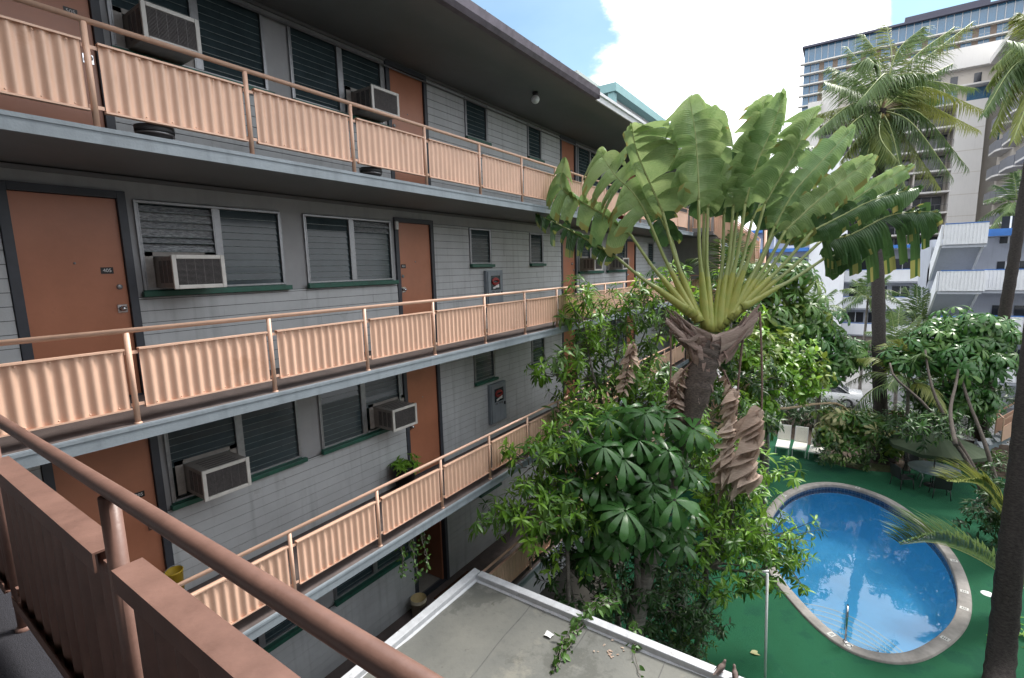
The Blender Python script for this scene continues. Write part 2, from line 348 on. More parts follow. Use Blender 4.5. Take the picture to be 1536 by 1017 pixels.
# ================================================================== APARTMENT BUILDING (own wing and the wing on the left)
bld = thing('apartment_building', 'grey four-storey walk-up with lap siding, salmon doors and open walkways, filling the left side', 'building', (1, YW, G))
DOORS = [(1.29, 2.14, 'R', '5'), (6.22, 7.03, 'L', '4'), (12.33, 13.10, 'R', '3'), (17.2, 18.0, 'L', '2')]
BIGW = [(2.29, 4.02), (4.37, 6.05), (13.3, 14.95), (15.4, 17.0)]
SMALLW = [(8.22, 8.96), (10.6, 11.24), (19.45, 20.1)]
X0, X1 = -.95, 24.
GROOVE = mat('siding_groove_shadow', (.085, .09, .09), .8, .3, 9)  # dark strip colour stands for the shadow under each lap
def siding(xa, xb, za, zb, y=YW):
    """one field of grooved boards: proud faces with a slight lap and a recessed joint between them coloured dark as lap shadow"""
    mb = MB(); z = za
    while z < zb-.02:
        h = min(.135, zb-z)
        cuts = [xa]+[c for c in np.arange(-2+((z*37) % 1.9), 24, 2.43) if xa+.2 < c < xb-.2]+[xb]
        for a, b in zip(cuts, cuts[1:]):
            lap = .0015*math.sin(z*91+a*7)
            mb.extr([(a+.001, y, z), (a+.001, y-.021+lap, z), (a+.001, y-.016+lap, z+h-.0075), (a+.001, y, z+h-.0075)], (b-a-.002, 0, 0), 0)
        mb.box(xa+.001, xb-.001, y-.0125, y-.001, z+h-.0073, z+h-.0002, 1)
        z += h
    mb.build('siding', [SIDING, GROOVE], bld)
for f in FLOORS:
    ceil = f+(2.29 if f == F5 else 2.445)
    wall = MB()
    op = sorted([(a-.09, b+.09, 'd') for a, b, *_ in DOORS]+[(a, b, 'w') for a, b in BIGW]+[(a, b, 's') for a, b in SMALLW])
    xs = X0
    for a, b, k in op:
        if a > xs+.001: wall.box(xs, a, YW, YW+.15, f, ceil)
        if k == 'd': wall.box(a, b, YW, YW+.15, f+2.27, ceil)
        elif k == 'w': wall.box(a, b, YW, YW+.15, f, f+1.17); wall.box(a, b, YW, YW+.15, f+2.21, ceil)
        else: wall.box(a, b, YW, YW+.15, f, f+1.43); wall.box(a, b, YW, YW+.15, f+2.21, ceil)
        xs = b
    wall.box(xs, X1, YW, YW+.15, f, ceil)
    wall.build('wall', SMOOTH, bld)
    # siding fields
    top = f+2.22
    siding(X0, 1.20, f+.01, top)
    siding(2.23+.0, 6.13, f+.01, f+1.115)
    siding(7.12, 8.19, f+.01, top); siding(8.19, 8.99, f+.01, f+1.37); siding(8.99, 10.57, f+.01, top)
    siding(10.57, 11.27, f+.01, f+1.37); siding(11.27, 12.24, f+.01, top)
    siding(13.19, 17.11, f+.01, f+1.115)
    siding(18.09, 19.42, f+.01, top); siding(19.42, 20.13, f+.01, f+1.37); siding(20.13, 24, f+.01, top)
    tr = MB(); tr.box(X0, X1, YW-.03, YW-.002, ceil-.05, ceil-.006); 
    if f == F5: tr.tube([(X0, YW-.05, ceil-.14), (X1, YW-.05, ceil-.14)], .016, 8)
    tr.build('ceiling_trim', SOFFIT, bld)
    # ---- doors
    for a, b, hand, unit in DOORS:
        opened = f == F2 and unit == '4'
        d = MB()
        if opened:
            d.box(b-.045, b-.005, YW+.06, YW+.06+(b-a), f+.02, f+2.19)
        else: d.box(a, b, YW+.005, YW+.045, f+.02, f+2.19)
        leaf = d.build('door', DOORM, bld, .003)
        fr = MB(); fr.box(a-.085, a-.003, YW-.035, YW+.12, f, f+2.275); fr.box(b+.003, b+.085, YW-.035, YW+.12, f, f+2.275); fr.box(a-.003, b+.003, YW-.035, YW+.12, f+2.195, f+2.275)
        fr.box(a-.003, b+.003, YW-.02, YW+.1, f, f+.02)
        fr.build('door_frame', TRIM, leaf, .004)
        if opened:
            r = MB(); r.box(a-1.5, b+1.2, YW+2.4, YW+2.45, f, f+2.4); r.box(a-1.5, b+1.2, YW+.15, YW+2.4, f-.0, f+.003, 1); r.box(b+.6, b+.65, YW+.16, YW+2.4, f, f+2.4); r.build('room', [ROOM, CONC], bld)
            continue
        kx = b-.07 if hand == 'R' else a+.07; sg = -1 if hand == 'R' else 1
        k = MB(); k.box(kx-.045, kx+.045, YW-.006, YW+.004, f+.955, f+1.045)
        k.lathe([(0, -.062), (.022, -.058), (.03, -.04), (.026, -.022), (.012, -.014), (.012, 0)], (0, 0, 0), 14)
        n0 = len(k.v)-6*14
        for i in range(n0, len(k.v)): x, y, z = k.v[i]; k.v[i] = (kx+x, YW-.006+z, f+1.0+y)
        k.build('door_handle', CHROME, leaf)
        k = MB(); k.lathe([(0, -.02), (.02, -.02), (.028, -.012), (.03, 0)], (0, 0, 0), 14)
        for i in range(len(k.v)): x, y, z = k.v[i]; k.v[i] = (kx+x, YW+.004+z, f+1.24+y)
        k.build('deadbolt', ALU, leaf)
        k = MB(); k.lathe([(0, -.006), (.011, -.005), (.012, 0)], (0, 0, 0), 10)
        for i in range(len(k.v)): x, y, z = k.v[i]; k.v[i] = ((a+b)/2+x, YW+.004+z, f+1.5+y)
        k.build('peephole', ALU, leaf)
        px = (b-.16 if hand == 'R' else a+.10)
        p = MB(); p.box(px-.055, px+.055, YW-.001, YW+.004, f+1.385, f+1.455); pl = p.build('number_plate', BLACKP, leaf)
        if f in (F5, F4, F3):
            num = {F5: '5', F4: '4', F3: '3'}[f]+'0'+unit
            text_mesh(num, .052, face_my(px, YW-.002, f+1.42), 'number', WHITEP, leaf, .0008)
    # ---- louvred windows
    wins = [(a, b, 1.19, 2.2, True) for a, b in BIGW]+[(a, b, 1.45, 2.2, False) for a, b in SMALLW]
    for wi, (a, b, zb, zt, big) in enumerate(wins):
        zb += f; zt += f
        fr = MB(); y0, y1 = YW-.03, YW+.06
        fr.box(a, a+.03, y0, y1, zb, zt); fr.box(b-.03, b, y0, y1, zb, zt); fr.box(a+.03, b-.03, y0, y1, zt-.03, zt); fr.box(a+.03, b-.03, y0, y1, zb, zb+.025)
        m = (a+b)/2
        if big: fr.box(m-.035, m+.035, y0-.004, y1, zb+.025, zt-.03)
        panels = [(a+.03, m-.035), (m+.035, b-.03)] if big else [(a+.03, b-.03)]
        acs = {F5: {(0, 0), (1, 1)}, F4: {(0, 0), (2, 0), (3, 0)}, F3: {(0, 0), (1, 1), (2, 0)}, F2: set()}[f]
        gl = MB()
        for pi, (xa, xb) in enumerate(panels):
            for xx in (xa+.006, xb-.006): gl.box(xx-.006, xx+.006, y0-.003, y0+.03, zb+.03, zt-.035, 2)
            z = zt-.035; n = 0
            zmin = zb+.47 if (big and (wi, pi) in acs) else zb+.03
            while z-.085 > zmin-.03:
                tilt = .13+.03*random.uniform(-1, 1)
                mi = 0
                if f == F4 and wi == 0 and pi == 0: mi = 1; tilt = (.75, .3, .55, .1, .8, .45)[n % 6]
                if f == F4 and wi == 1 and pi == 1 and n < 2: mi = 1; tilt = .6
                h = .104; c = V((xa+xb)/2, YW+.008, z-.05)
                gl.obox(c, V((xb-xa)/2-.014, 0, 0), V(0, .003*math.cos(tilt), .003*math.sin(tilt)), V(0, -h/2*math.sin(tilt), h/2*math.cos(tilt)) if False else V(0, h/2*math.sin(tilt), h/2*math.cos(tilt)), mi)
                gl.box(xa+.014, xb-.014, c[1]-h/2*math.sin(tilt)-.006, c[1]-h/2*math.sin(tilt)-.0025, c[2]-h/2*math.cos(tilt)-.002, c[2]-h/2*math.cos(tilt)+.004, 3)
                z -= .088; n += 1
        w = gl.build('window', [LOUV, RIPP, ALU, LEDGE], bld)
        fr.build('window_frame', ALU, w, .003)
        c = MB(); cols = 30; P = [[(a-.05+(b-a+.1)*i/cols, YW+.12+.012*math.sin(i*1.9), zb-.1+(zt-zb+.2)*j) for i in range(cols+1)] for j in (0, 1)]
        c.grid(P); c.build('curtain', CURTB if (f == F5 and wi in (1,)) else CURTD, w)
        s = MB(); s.box(a-.03, b+.05, YW-.1, YW-.031, zb-.075, zb-.012); s.box(a, b, YW-.03, YW+.02, zb-.05, zb-.002)
        s.build('window_sill', GREENT, w, .006)
# slabs, roof
for f in FLOORS:
    s = MB()
    s.box(X0, X1, YR-.05, YW+.15, f-.14, f-.004, 0); s.box(X0, X1, YR-.05, YW-.0, f-.004, f, 1); s.box(X0, X1, YR-.075, YR-.05, f-.14, f+.002, 2)
    s.box(.378, X1, YR-.083, YR-.075, f-.035, f-.005, 2)
    s.box(X0, .38, -4, YR-.075, f-.14, f-.004, 0); s.box(X0, .38, -4, YR-.075, f-.004, f, 3); s.box(.38, .404, -4, YR-.075, f-.14, f+.002, 2)
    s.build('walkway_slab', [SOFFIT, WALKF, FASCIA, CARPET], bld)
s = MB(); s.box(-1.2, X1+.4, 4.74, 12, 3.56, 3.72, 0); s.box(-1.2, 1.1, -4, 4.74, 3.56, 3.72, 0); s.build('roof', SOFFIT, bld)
s = MB(); P = [(10.3, 4.74, 3.54), (10.3, 4.66, 3.55), (10.3, 4.62, 3.62), (10.3, 4.60, 3.74), (10.3, 4.615, 3.74), (10.3, 4.64, 3.64), (10.3, 4.70, 3.60), (10.3, 4.74, 3.60)]
s.extr(P, (-11.5, 0, 0)); 
for x in np.arange(-.5, 10.2, .75): s.box(x, x+.02, 4.6, 4.74, 3.735, 3.75)
s.box(10.296, 10.305, 4.61, 4.74, 3.55, 3.75)
s.build('gutter', GUTTER, bld)
s = MB(); s.box(10.31, X1+.4, 4.70, 4.738, 3.55, 3.73); s.box(10.31, X1+.4, 4.66, 4.70, 3.67, 3.735); s.build('eave_fascia', WHITEF, bld, .004)
s = MB(); s.box(22.7, 22.85, 4.62, YW-.03, G, 3.5); s.build('wall', SMOOTH, bld); s = MB(); s.box(23.85, 24, YW+.15, 12, G, 3.56); s.box(X0-.15, X0, -4, 12, G, 3.56); s.box(X0, X1, 11.85, 12, G, 3.56); s.box(X0, X1, YW, YW+.15, G, F2-.14); s.build('wall', SMOOTH, bld)
# small white sensor box by door on the fourth floor
s = MB(); s.box(6.13, 6.19, YW-.075, YW-.036, F4+2.06, F4+2.20); s.build('door_sensor', WHITEP, bld, .006)
# ------------------------------------------------------------------ railings
def corr_panel(L, h, pitch=.1, amp=.0125):
    """one corrugated sheet, length along +x from 0, bottom at z=0, with edging"""
    n = max(2, int(L/pitch*8)); t = .0016
    mb = MB(); A = []; B = []
    for i in range(n+1):
        x = L*i/n; ph = 2*PI*x/pitch; y = amp*math.sin(ph)
        A.append((x, y-t)); B.append((x, y+t))
    for S_ in (A, B): mb.grid([[(x, y, 0) for x, y in S_], [(x, y, h) for x, y in S_]])
    return mb
def trims(L, h, out=-1):
    t = MB()
    t.box(-.005, L+.005, -.028, .03, h, h+.005); t.box(-.005, L+.005, .025, .03, h-.045, h)          # cap angle, drop leg inside
    t.box(-.005, L+.005, -.019, .03, -.004, .0); t.box(-.005, L+.005, -.0195, -.0165, -.004, .012); t.box(-.005, L+.005, -.028, -.0255, h-.012, h); t.box(-.005, L+.005, .0255, .0295, .0, .035)
    for x in np.linspace(.09, L-.09, 6):
        for z in (.03, h-.03): t.lathe([(0, .006), (.006, .004), (.008, 0)], (0, 0, 0), 8); k = 3*8; t.v[-k:] = [(x+a, -.016-c, z+b) for a, b, c in t.v[-k:]]
    for x0, x1 in ((-.06, -.006), (L+.006, L+.035)):
        for z in (h-.05, .02): t.box(x0, x1, .004, .012, z, z+.03)
    return t
def railing(label, loc, Ltot, posts, group, gap=(.078, .042), zb=.142, zh=.553, rot=0., lean=None, pmat=PEACH, rmat=PEACH, hr_r=.0235, po_r=.024):
    r = thing('walkway_railing', label, 'railing', (0, 0, 0), group)
    hr = MB(); hr.tube([(0, 0, .862), (Ltot, 0, .862)], hr_r, 18); hr.build('handrail', rmat, r)
    p0 = None; pn0 = {}
    for i, x in enumerate(posts):
        if p0 is None:
            pm = MB(); pm.tube([(0, 0, 0), (0, 0, .845)], po_r, 16); pm.lathe([(po_r+.009, 0), (po_r+.009, .008), (po_r+.001, .014)], (0, 0, 0), 14); p0 = pm.build('post', rmat, r); p0.location = (x, 0, 0)
        else: part_copy(p0, r, (x, 0, 0))
    for a, b in zip(posts, posts[1:]):
        L = round(b-a-gap[0]-gap[1], 2)
        if L < .3: continue
        if L not in pn0:
            pn = corr_panel(L, zh).build('panel', pmat, r); trims(L, zh).build('panel_edging', rmat, pn); pn.location = (a+gap[0], 0, zb); pn0[L] = pn
        else: part_copy(pn0[L], r, (a+gap[0], 0, zb))
    r.location = loc; r.rotation_euler = (0, 0, rot)
    return r
PX = [1.663+1.328*i for i in range(-1, 15)]
for f, nm in ((F5, 'salmon corrugated railing on the top walkway under the roof eave'), (F4, 'salmon corrugated railing on the second walkway from the top, past door 405'), (F3, 'salmon corrugated railing on the walkway with the black flower pot')):
    railing(nm, (.42, YR, f), 20.28, [x-.42 for x in PX]+[20.25], 'salmon corrugated walkway railings')
railing('lowest shaded salmon railing, half hidden behind the leafy tree beyond the flat roof', (6.6, YR, F2), 14.1, [.05]+[x-6.6 for x in PX if x > 7.5]+[14.05], 'salmon corrugated walkway railings')
# nearest railing beside the camera, seen from inside
railing('nearest shade-darkened salmon railing, seen from inside with its thick handrail crossing the lower left corner', (.344, -3.32, F4), 8.6, [y+3.32 for y in (-3.2, -2.25, -1.055, .145, 1.345, 2.55, 3.75, 4.95, 5.2)], 'salmon corrugated walkway railings', gap=(.066, .066), rot=PI/2, pmat=PEACHD, rmat=PEACHD, hr_r=.0172, po_r=.0200)
# far end: short railings turning the corner, and a stair
for f, nm in ((F5, 'short far railing turning the corner at the end of the top walkway'), (F4, 'short far railing turning the corner two floors below the eave'), (F3, 'short far railing turning the corner behind the brown palm trunk')):
    railing(nm, (20.75, YR, f), .8, [.04, .76], 'short railings at the far corner', rot=-PI/2)
# ------------------------------------------------------------------ window air conditioners
def air_con(label, x, z, f, vent=True, yf=6.17):
    """window unit whose grille faces the walkway; x = left edge, z = bottom"""
    W_, H_ = .56, .38; yb = YW-.035
    a = thing('air_conditioner', label, 'air conditioner', (x+W_/2, yf, z), 'window air conditioners')
    b = MB(); b.box(x+.012, x+W_-.012, yf+.03, yb+.12, z+.012, z+H_-.012); b.build('casing', ACS, a, .008)
    v = MB()
    for sx in (x+.010, x+W_-.010):
        for k in range(3):
            y = yf+.07+k*.11; v.box(sx-.004, sx+.004, y, y+.075, z+.07, z+H_-.06)
    for k in range(5):
        y = yf+.06+k*.075; v.box(x+.1, x+W_-.1, y, y+.03, z+H_-.014, z+H_-.0095)
    v.build('side_vent', ACD, a)
    f_ = MB(); t = .045; y0, y1 = yf, yf+.03
    f_.box(x, x+t, y0, y1, z, z+H_); f_.box(x+W_-t, x+W_, y0, y1, z, z+H_); f_.box(x+t, x+W_-t, y0, y1, z, z+t); f_.box(x+t, x+W_-t, y0, y1, z+H_-t, z+H_)
    f_.build('front_frame', ACW, a, .006)
    g = MB(); g.box(x+t, x+W_-t, yf+.022, yf+.03, z+t, z+H_-t, 1)
    zz = z+t+.006
    while zz < z+H_-t-.006:
        g.box(x+t, x+W_-t, yf+.006, yf+.02, zz, zz+.005, 0); zz += .0135
    for k in range(1, 5): g.box(x+t+k*.094-.002, x+t+k*.094+.002, yf+.004, yf+.006, z+t, z+H_-t, 0)
    g.build('grille', [ACD, DARK], a)
    p = MB(); p.box(x-.09, x, YW-.012, YW-.004, z+.0, z+H_+.05); p.box(x+W_, x+W_+.16, YW-.012, YW-.004, z, z+H_+.05); p.box(x-.09, x+W_+.16, YW-.012, YW-.004, z+H_+.0, z+H_+.05); p.build('filler_panel', ACS, a)
    return a
air_con('grey air conditioner in the top-floor window right of the purple-brown door at upper left', 2.42, 2.46, F5)
air_con('white-framed air conditioner in the top-floor window beside the glossy salmon door', 5.40, 2.46, F5)
air_con('air conditioner under the rippled glass louvres right of door 405', 2.42, -.13, F4)
air_con('left one of two far air conditioners on the second walkway, next to a salmon door', 13.42, -.12, F4)
air_con('right one of two far air conditioners on the second walkway, behind the fan leaves', 15.62, -.12, F4)
air_con('air conditioner low at the left, one floor below door 405, above the foreground railing', 2.46, -2.66, F3)
air_con('white air conditioner above the black flower pot, left of a salmon door', 5.42, -2.68, F3)
air_con('far air conditioner on the third walkway, behind the leafy shoots', 13.42, -2.62, F3)
# ------------------------------------------------------------------ fire cabinets
for f, lb in ((F4, 'grey hose cabinet with red hose behind glass below a small louvre window, upper of two'), (F3, 'grey hose cabinet with red hose behind glass, lower of two, one floor down')):
    x0, x1, z0, z1 = 8.66, 9.28, f+.37, f+1.30
    c = thing('fire_cabinet', lb, 'fire cabinet', (x0, YW, z0), 'fire hose cabinets'); y = YW-.12
    b = MB(); b.box(x0, x1, y+.02, YW-.022, z0, z1); b.build('cabinet_body', FASCIA, c, .004)
    d = MB(); d.box(x0+.03, x0+.13, y, y+.02, z0+.03, z1-.03); d.box(x1-.13, x1-.03, y, y+.02, z0+.03, z1-.03); d.box(x0+.13, x1-.13, y, y+.02, z1-.12, z1-.03); d.box(x0+.13, x1-.13, y, y+.02, z0+.03, z0+.49)
    d.build('cabinet_door', FASCIA, c, .003)
    g = MB(); g.box(x0+.13, x1-.13, y+.012, y+.016, z0+.49, z1-.12); g.build('glass_pane', LOUV, c)
    h = MB()
    for k in range(3): h.tube([V(x0+.31+.115*math.cos(a)*1.1, y+.004-k*.004, z0+.68+(.075-k*.018)*math.sin(a)) for a in np.linspace(0, 2*PI, 20)], .017, 6)
    h.build('hose', REDP, c)
    h = MB(); h.obox(V(x0+.37, y+.0, z0+.58), V(.06, 0, .0), V(0, .006, 0), V(.0, 0, .035)); h.obox(V(x0+.26, y+.0, z0+.545), V(.05, 0, .01), V(0, .006, 0), V(0, 0, .022)); h.build('hose_nozzle', WHITEP, c)
    text_mesh('FIRE  HOSE', .062, face_my((x0+x1)/2-.005, y-.001, z0+.45), 'lettering', BLACKP, c, .0008)
    k = MB(); k.box(x1-.115, x1-.085, y-.02, y, z0+.38, z0+.45); k.build('latch', BLACKP, c)
# ------------------------------------------------------------------ globe lamp under the eave
gp = at(803, 146, z=3.46)
g = thing('ceiling_lamp', 'small round frosted globe lamp hanging under the dark roof eave', 'lamp', (gp[0], gp[1], 3.56))
b = MB(); b.lathe([(0, 3.56), (.06, 3.56), (.06, 3.52), (.045, 3.50), (.045, 3.48)], (gp[0], gp[1], 0), 16); b.build('lamp_holder', BLACKP, g)
b = MB(); b.lathe([(.045, 3.49)]+[(.085*math.sin(a), 3.42+.085*math.cos(a)) for a in np.linspace(.55, PI, 12)], (gp[0], gp[1], 0), 18); b.build('globe', WHITEP, g)
# ------------------------------------------------------------------ things standing on the walkways
def pot(name, label, cat, x, y, z, r0, r1, h, m, rim=.012):
    t = thing(name, label, cat, (x, y, z)); b = MB()
    b.lathe([(0, 0), (r0, 0), (r1, h-.05), (r1+rim, h-.05), (r1+rim, h), (r1-.01, h), (r1-.015, h-.06), (0, h-.06)], (x, y, z), 24); b.build('container', m, t)
    return t
p = pot('flower_pot', 'tall black pot with a leafy green plant, on the third walkway by a salmon door', 'potted plant', 5.83, 6.42, F3, .15, .205, .46, BLACKP)
s = MB(); s.lathe([(0, .41), (.19, .40)], (5.83, 6.42, F3), 16); s.build('potting_soil', SOIL, p)
fm = FM()
for k in range(16):
    a = random.random()*6.28; r = random.random()*.15
    twig(fm, (5.83+r*math.cos(a), 6.42+r*math.sin(a), F3+.38), (math.cos(a)*.7, math.sin(a)*.7-.15, .9), random.uniform(.1, .26), .14, 11)
fm.build('foliage', L_TWIG, p)
GREYPOT = mat('grey_pot', (.10, .11, .12), .5, .2, 12)
for (px, py, lb, r) in ((245, 212, 'larger grey planter bowl on the edge of the top walkway at left', .15), (568, 268, 'smaller dark grey planter bowl on the top walkway edge, farther along', .14)):
    q = at(px, py, z=F5)
    t = pot('planter_bowl', lb, 'planter', q[0], YR+.2, F5, r*.8, r, .15, GREYPOT)
    t['group'] = 'planter bowls on the top walkway'
    s = MB(); s.lathe([(r+.008, .085), (r+.010, .075), (r-.002, .07)], (q[0], YR+.2, F5), 22); s.build('rim_band', ALU, t)
    s = MB(); s.lathe([(0, .105), (r-.015, .10)], (q[0], YR+.2, F5), 16); s.build('potting_soil', SOIL, t)
# dark mat piece on the top walkway
q = at(738, 290, z=F5+.02); m = MB(); m.box(q[0]-.3, q[0]+.3, YR+.05, YR+.45, F5+.001, F5+.02); tag(m.build('door_mat', CARPET, None, .004), 'thin dark mat on the top walkway edge', 'mat')
# bucket on the lowest walkway
BUCK = mat('bucket_plastic', (.50, .45, .34), .5, .12, 6, streak=.2); BUCKI = mat('bucket_inside', (.52, .42, .22), .6, .2, 6)
bx, by, bz = 5.95, 6.38, F2
t = thing('bucket', 'cream plastic bucket with a dark printed label, on the lowest walkway beside the open door', 'bucket', (bx, by, bz))
b = MB(); b.lathe([(0, 0), (.128, 0), (.145, .30), (.152, .30), (.152, .315), (.147, .318), (.150, .36), (.146, .37)], (bx, by, bz), 28); b.build('bucket_body', BUCK, t)
b = MB(); b.lathe([(.146, .37), (.140, .36), (.125, .02), (0, .02)], (bx, by, bz), 28); b.build('bucket_inside', BUCKI, t)
b = MB()
rim = lambda a, z, e=.0015: V(bx+(.128+.017*z/.30+e)*math.cos(a), by+(.128+.017*z/.30+e)*math.sin(a), bz+z)
for (za, zb_, aa, ab) in ((.05, .24, -2.25, -.95),): b.grid([[rim(a, za+(zb_-za)*j/6) for a in np.linspace(aa, ab, 12)] for j in range(7)])
b.build('bucket_label', mat('label_dark', (.06, .045, .05), .6, .3, 30), t)
b = MB()
for (ca, cz, ra, rz) in ((-1.75, .15, .16, .045), (-1.35, .17, .12, .035), (-1.5, .09, .25, .014)): b.grid([[rim(ca+k*ra*math.cos(a), cz+k*rz*math.sin(a), .003) for a in np.linspace(0, 2*PI, 13)] for k in (.02, 1)])
b.build('bucket_print', mat('label_pale', (.5, .42, .42), .6, .3, 30), t)
# rusty brown mat by the open door
RUST = mat('rust_mat', (.10, .03, .012), .95, 0, 9, .6, 90, col2=(.035, .02, .015))
m = MB(); m.box(6.45, 7.5, 6.02, 6.48, F2+.001, F2+.02); tag(m.build('door_mat', RUST, None, .004), 'rusty brown doormat on the lowest walkway in front of the open door', 'mat')
# yellow bin behind the near railing one floor down
t = thing('yellow_bucket', 'yellow bucket standing by the dark doorway one floor down, half hidden by the near railing', 'bucket', (2.16, 6.5, F3))
b = MB(); b.lathe([(0, 0), (.08, 0), (.095, .40), (.102, .405), (.102, .425), (.09, .425), (.08, .03), (0, .03)], (2.16, 6.5, F3), 22); b.build('bucket_body', mat('yellow_plastic', (.55, .38, .03), .45), t)
b = MB(); b.tube([V(2.16+.10*math.cos(a), 6.5+.01, F3+.41+.07*math.sin(a)) for a in np.linspace(0, PI, 12)], .005, 6); b.build('bucket_handle', ALU, t)
# red cooler and a pale box on the far end of the top walkway
t = thing('cool_box', 'small bright red cool box with white lid, far along the top walkway behind the railing', 'cool box', (14.9, 5.75, F5))
b = MB(); b.box(14.6, 15.2, 5.55, 5.95, F5, F5+.32); b.build('box_body', REDP, t, .02)
b = MB(); b.box(14.58, 15.22, 5.53, 5.97, F5+.322, F5+.38); b.build('box_lid', WHITEP, t, .015)
# ------------------------------------------------------------------ stair at the far end of the building
st = thing('corner_staircase', 'salmon corrugated outside staircase at the far corner, behind the fan palm stems', 'staircase', (21.5, 3.8, G))
for f in (F5, F4, F3, F2):
    up = f
    a, b_ = V(21.0, 4.5, up), V(21.0, 3.0, up-2.585/2)
    for xo in (0., 1.1):
        pn = MB(); n = 44; A = []
        for i in range(n+1):
            k = i/n; p = a+(b_-a)*k; A.append(p+V(xo+.012*math.sin(k*2*PI*24), 0, 0))
        pn.grid([[p+V(0, 0, .05) for p in A], [p+V(0, 0, .80) for p in A]]); pn.grid([[p+V(.01, 0, .05) for p in A], [p+V(.01, 0, .80) for p in A]])
        pn.build('panel', PEACH, st)
        h = MB(); h.tube([a+V(xo, 0, .95), b_+V(xo, 0, .95)], .024, 8); h.bar(a+V(xo, 0, .80), b_+V(xo, 0, .80), .05, .03)
        for k in (0, .5, 1): p = a+(b_-a)*k; h.tube([p+V(xo, 0, 0), p+V(xo, 0, .95)], .024, 8)
        h.bar(a+V(xo, 0, -.02), b_+V(xo, 0, -.02), .05, .12); h.build('handrail', PEACH, st)
    tr = MB()
    for i in range(8):
        k = (i+.5)/8; p = a+(b_-a)*k; tr.box(21.03, 22.07, p[1]-.1, p[1]+.1, p[2]-.09, p[2]-.05)
    tr.build('treads', FASCIA, st)
    ld = MB(); ld.box(20.9, 22.6, 4.52, YR-.09, up-.14, up-.002); ld.build('landing', SOFFIT, st); ld = MB(); ld.box(20.9, 22.6, 2.75, 3.0, up-1.30-.14, up-1.30); ld.build('landing', SOFFIT, st)
ps = MB()
for x, y in ((22.5, 2.85), (22.5, 4.6)): ps.tube([(x, y, G), (x, y, F5)], .05, 8)
ps.build('support_post', PEACH, st)
# ------------------------------------------------------------------ low flat-roofed building in front
ZR = -5.36
lb_ = thing('low_building', 'low building with a stained grey-green flat membrane roof and pale metal edge, bottom centre', 'building', (3, 2, G))
ex, ey = 6.2, 5.18
s = MB(); N1, N2 = 40, 40
S_ = lambda x, y: ZR+.012*math.sin(x*1.3+y*.7)+.02*max(0, 1-min(ex-x, ey-y)/.5)**2+.006*math.sin(x*5.1-y*3.7)
xs = np.linspace(.4, ex-.13, N1); ys = np.linspace(-3.5, ey-.13, N2)
s.grid([[(x, y, S_(x, y)) for x in xs] for y in ys]); s.build('roof', ROOFM, lb_)
sm = MB()
for k, yy in enumerate((3.9, 2.85, 1.8, .75, -.3)): 
    P = [(x, yy+.07*math.sin(x*1.1+k*2)+.02*math.sin(x*4+k), S_(x, yy)+.006) for x in np.linspace(.5, ex-.16, 30)]
    sm.grid([[V(*p)+V(0, -.006, 0) for p in P], [V(*p)+V(0, .006, .003) for p in P]])
sm.build('roof_seam', mat('seam_tar', (.10, .10, .095), .8, .3, 8), lb_)
c = MB()
def coping(a, b, inn):
    a, b, inn = V(*a), V(*b), V(*inn); n = nrm(b-a)
    P = [V(0, 0, -.05), V(0, 0, .12), V(0, 0, .125)+inn*.005, V(0, 0, .112)+inn*.125, V(0, 0, .1)+inn*.13, V(0, 0, .03)+inn*.132, V(0, 0, .005)+inn*.16, V(0, 0, -.05)+inn*.16]
    c.extr([a+p for p in P], b-a)
coping((.4, ey, ZR), (ex, ey, ZR), (0, -1, 0)); 
for y0, y1 in ((ey-.162, 2.93), (2.925, .6), (.595, -3.6)): coping((ex, y0, ZR), (ex, y1, ZR), (-1, 0, 0))
c.build('coping', COPING, lb_, .004)
w = MB(); w.box(.4, ex-.02, ey-.06, ey-.02, G, ZR-.05); w.box(ex-.06, ex-.02, -3.6, ey-.06, G, ZR-.05); w.build('wall', SMOOTH, lb_)
# litter on the roof
q = at(823, 953, z=ZR+.01); m = MB(); m.grid([[q+V(i*.035-.05, j*.04-.06, .012+.012*math.sin(i*1.7+j)) for i in range(4)] for j in range(4)]); tag(m.build('paper_scrap', WHITEP), 'torn white paper scrap lying on the flat grey roof', 'paper scrap')
q = at(918, 978, z=ZR+.01); fm = FM()
for k in range(18): fm.inst(*T_BRD, [q+V(RNG.normal(0, .10), RNG.normal(0, .1), .012)], frames(RNG.normal(size=(1, 3))*V(1, 1, .1), V(0, 0, 1)[None]), np.array([random.uniform(.03, .07)]), np.array([random.random()]))
o = fm.build('leaf_litter', DEADL); o['kind'] = 'stuff'; tag(o, 'small heap of dry brown leaf litter near the roof edge', 'leaf litter')
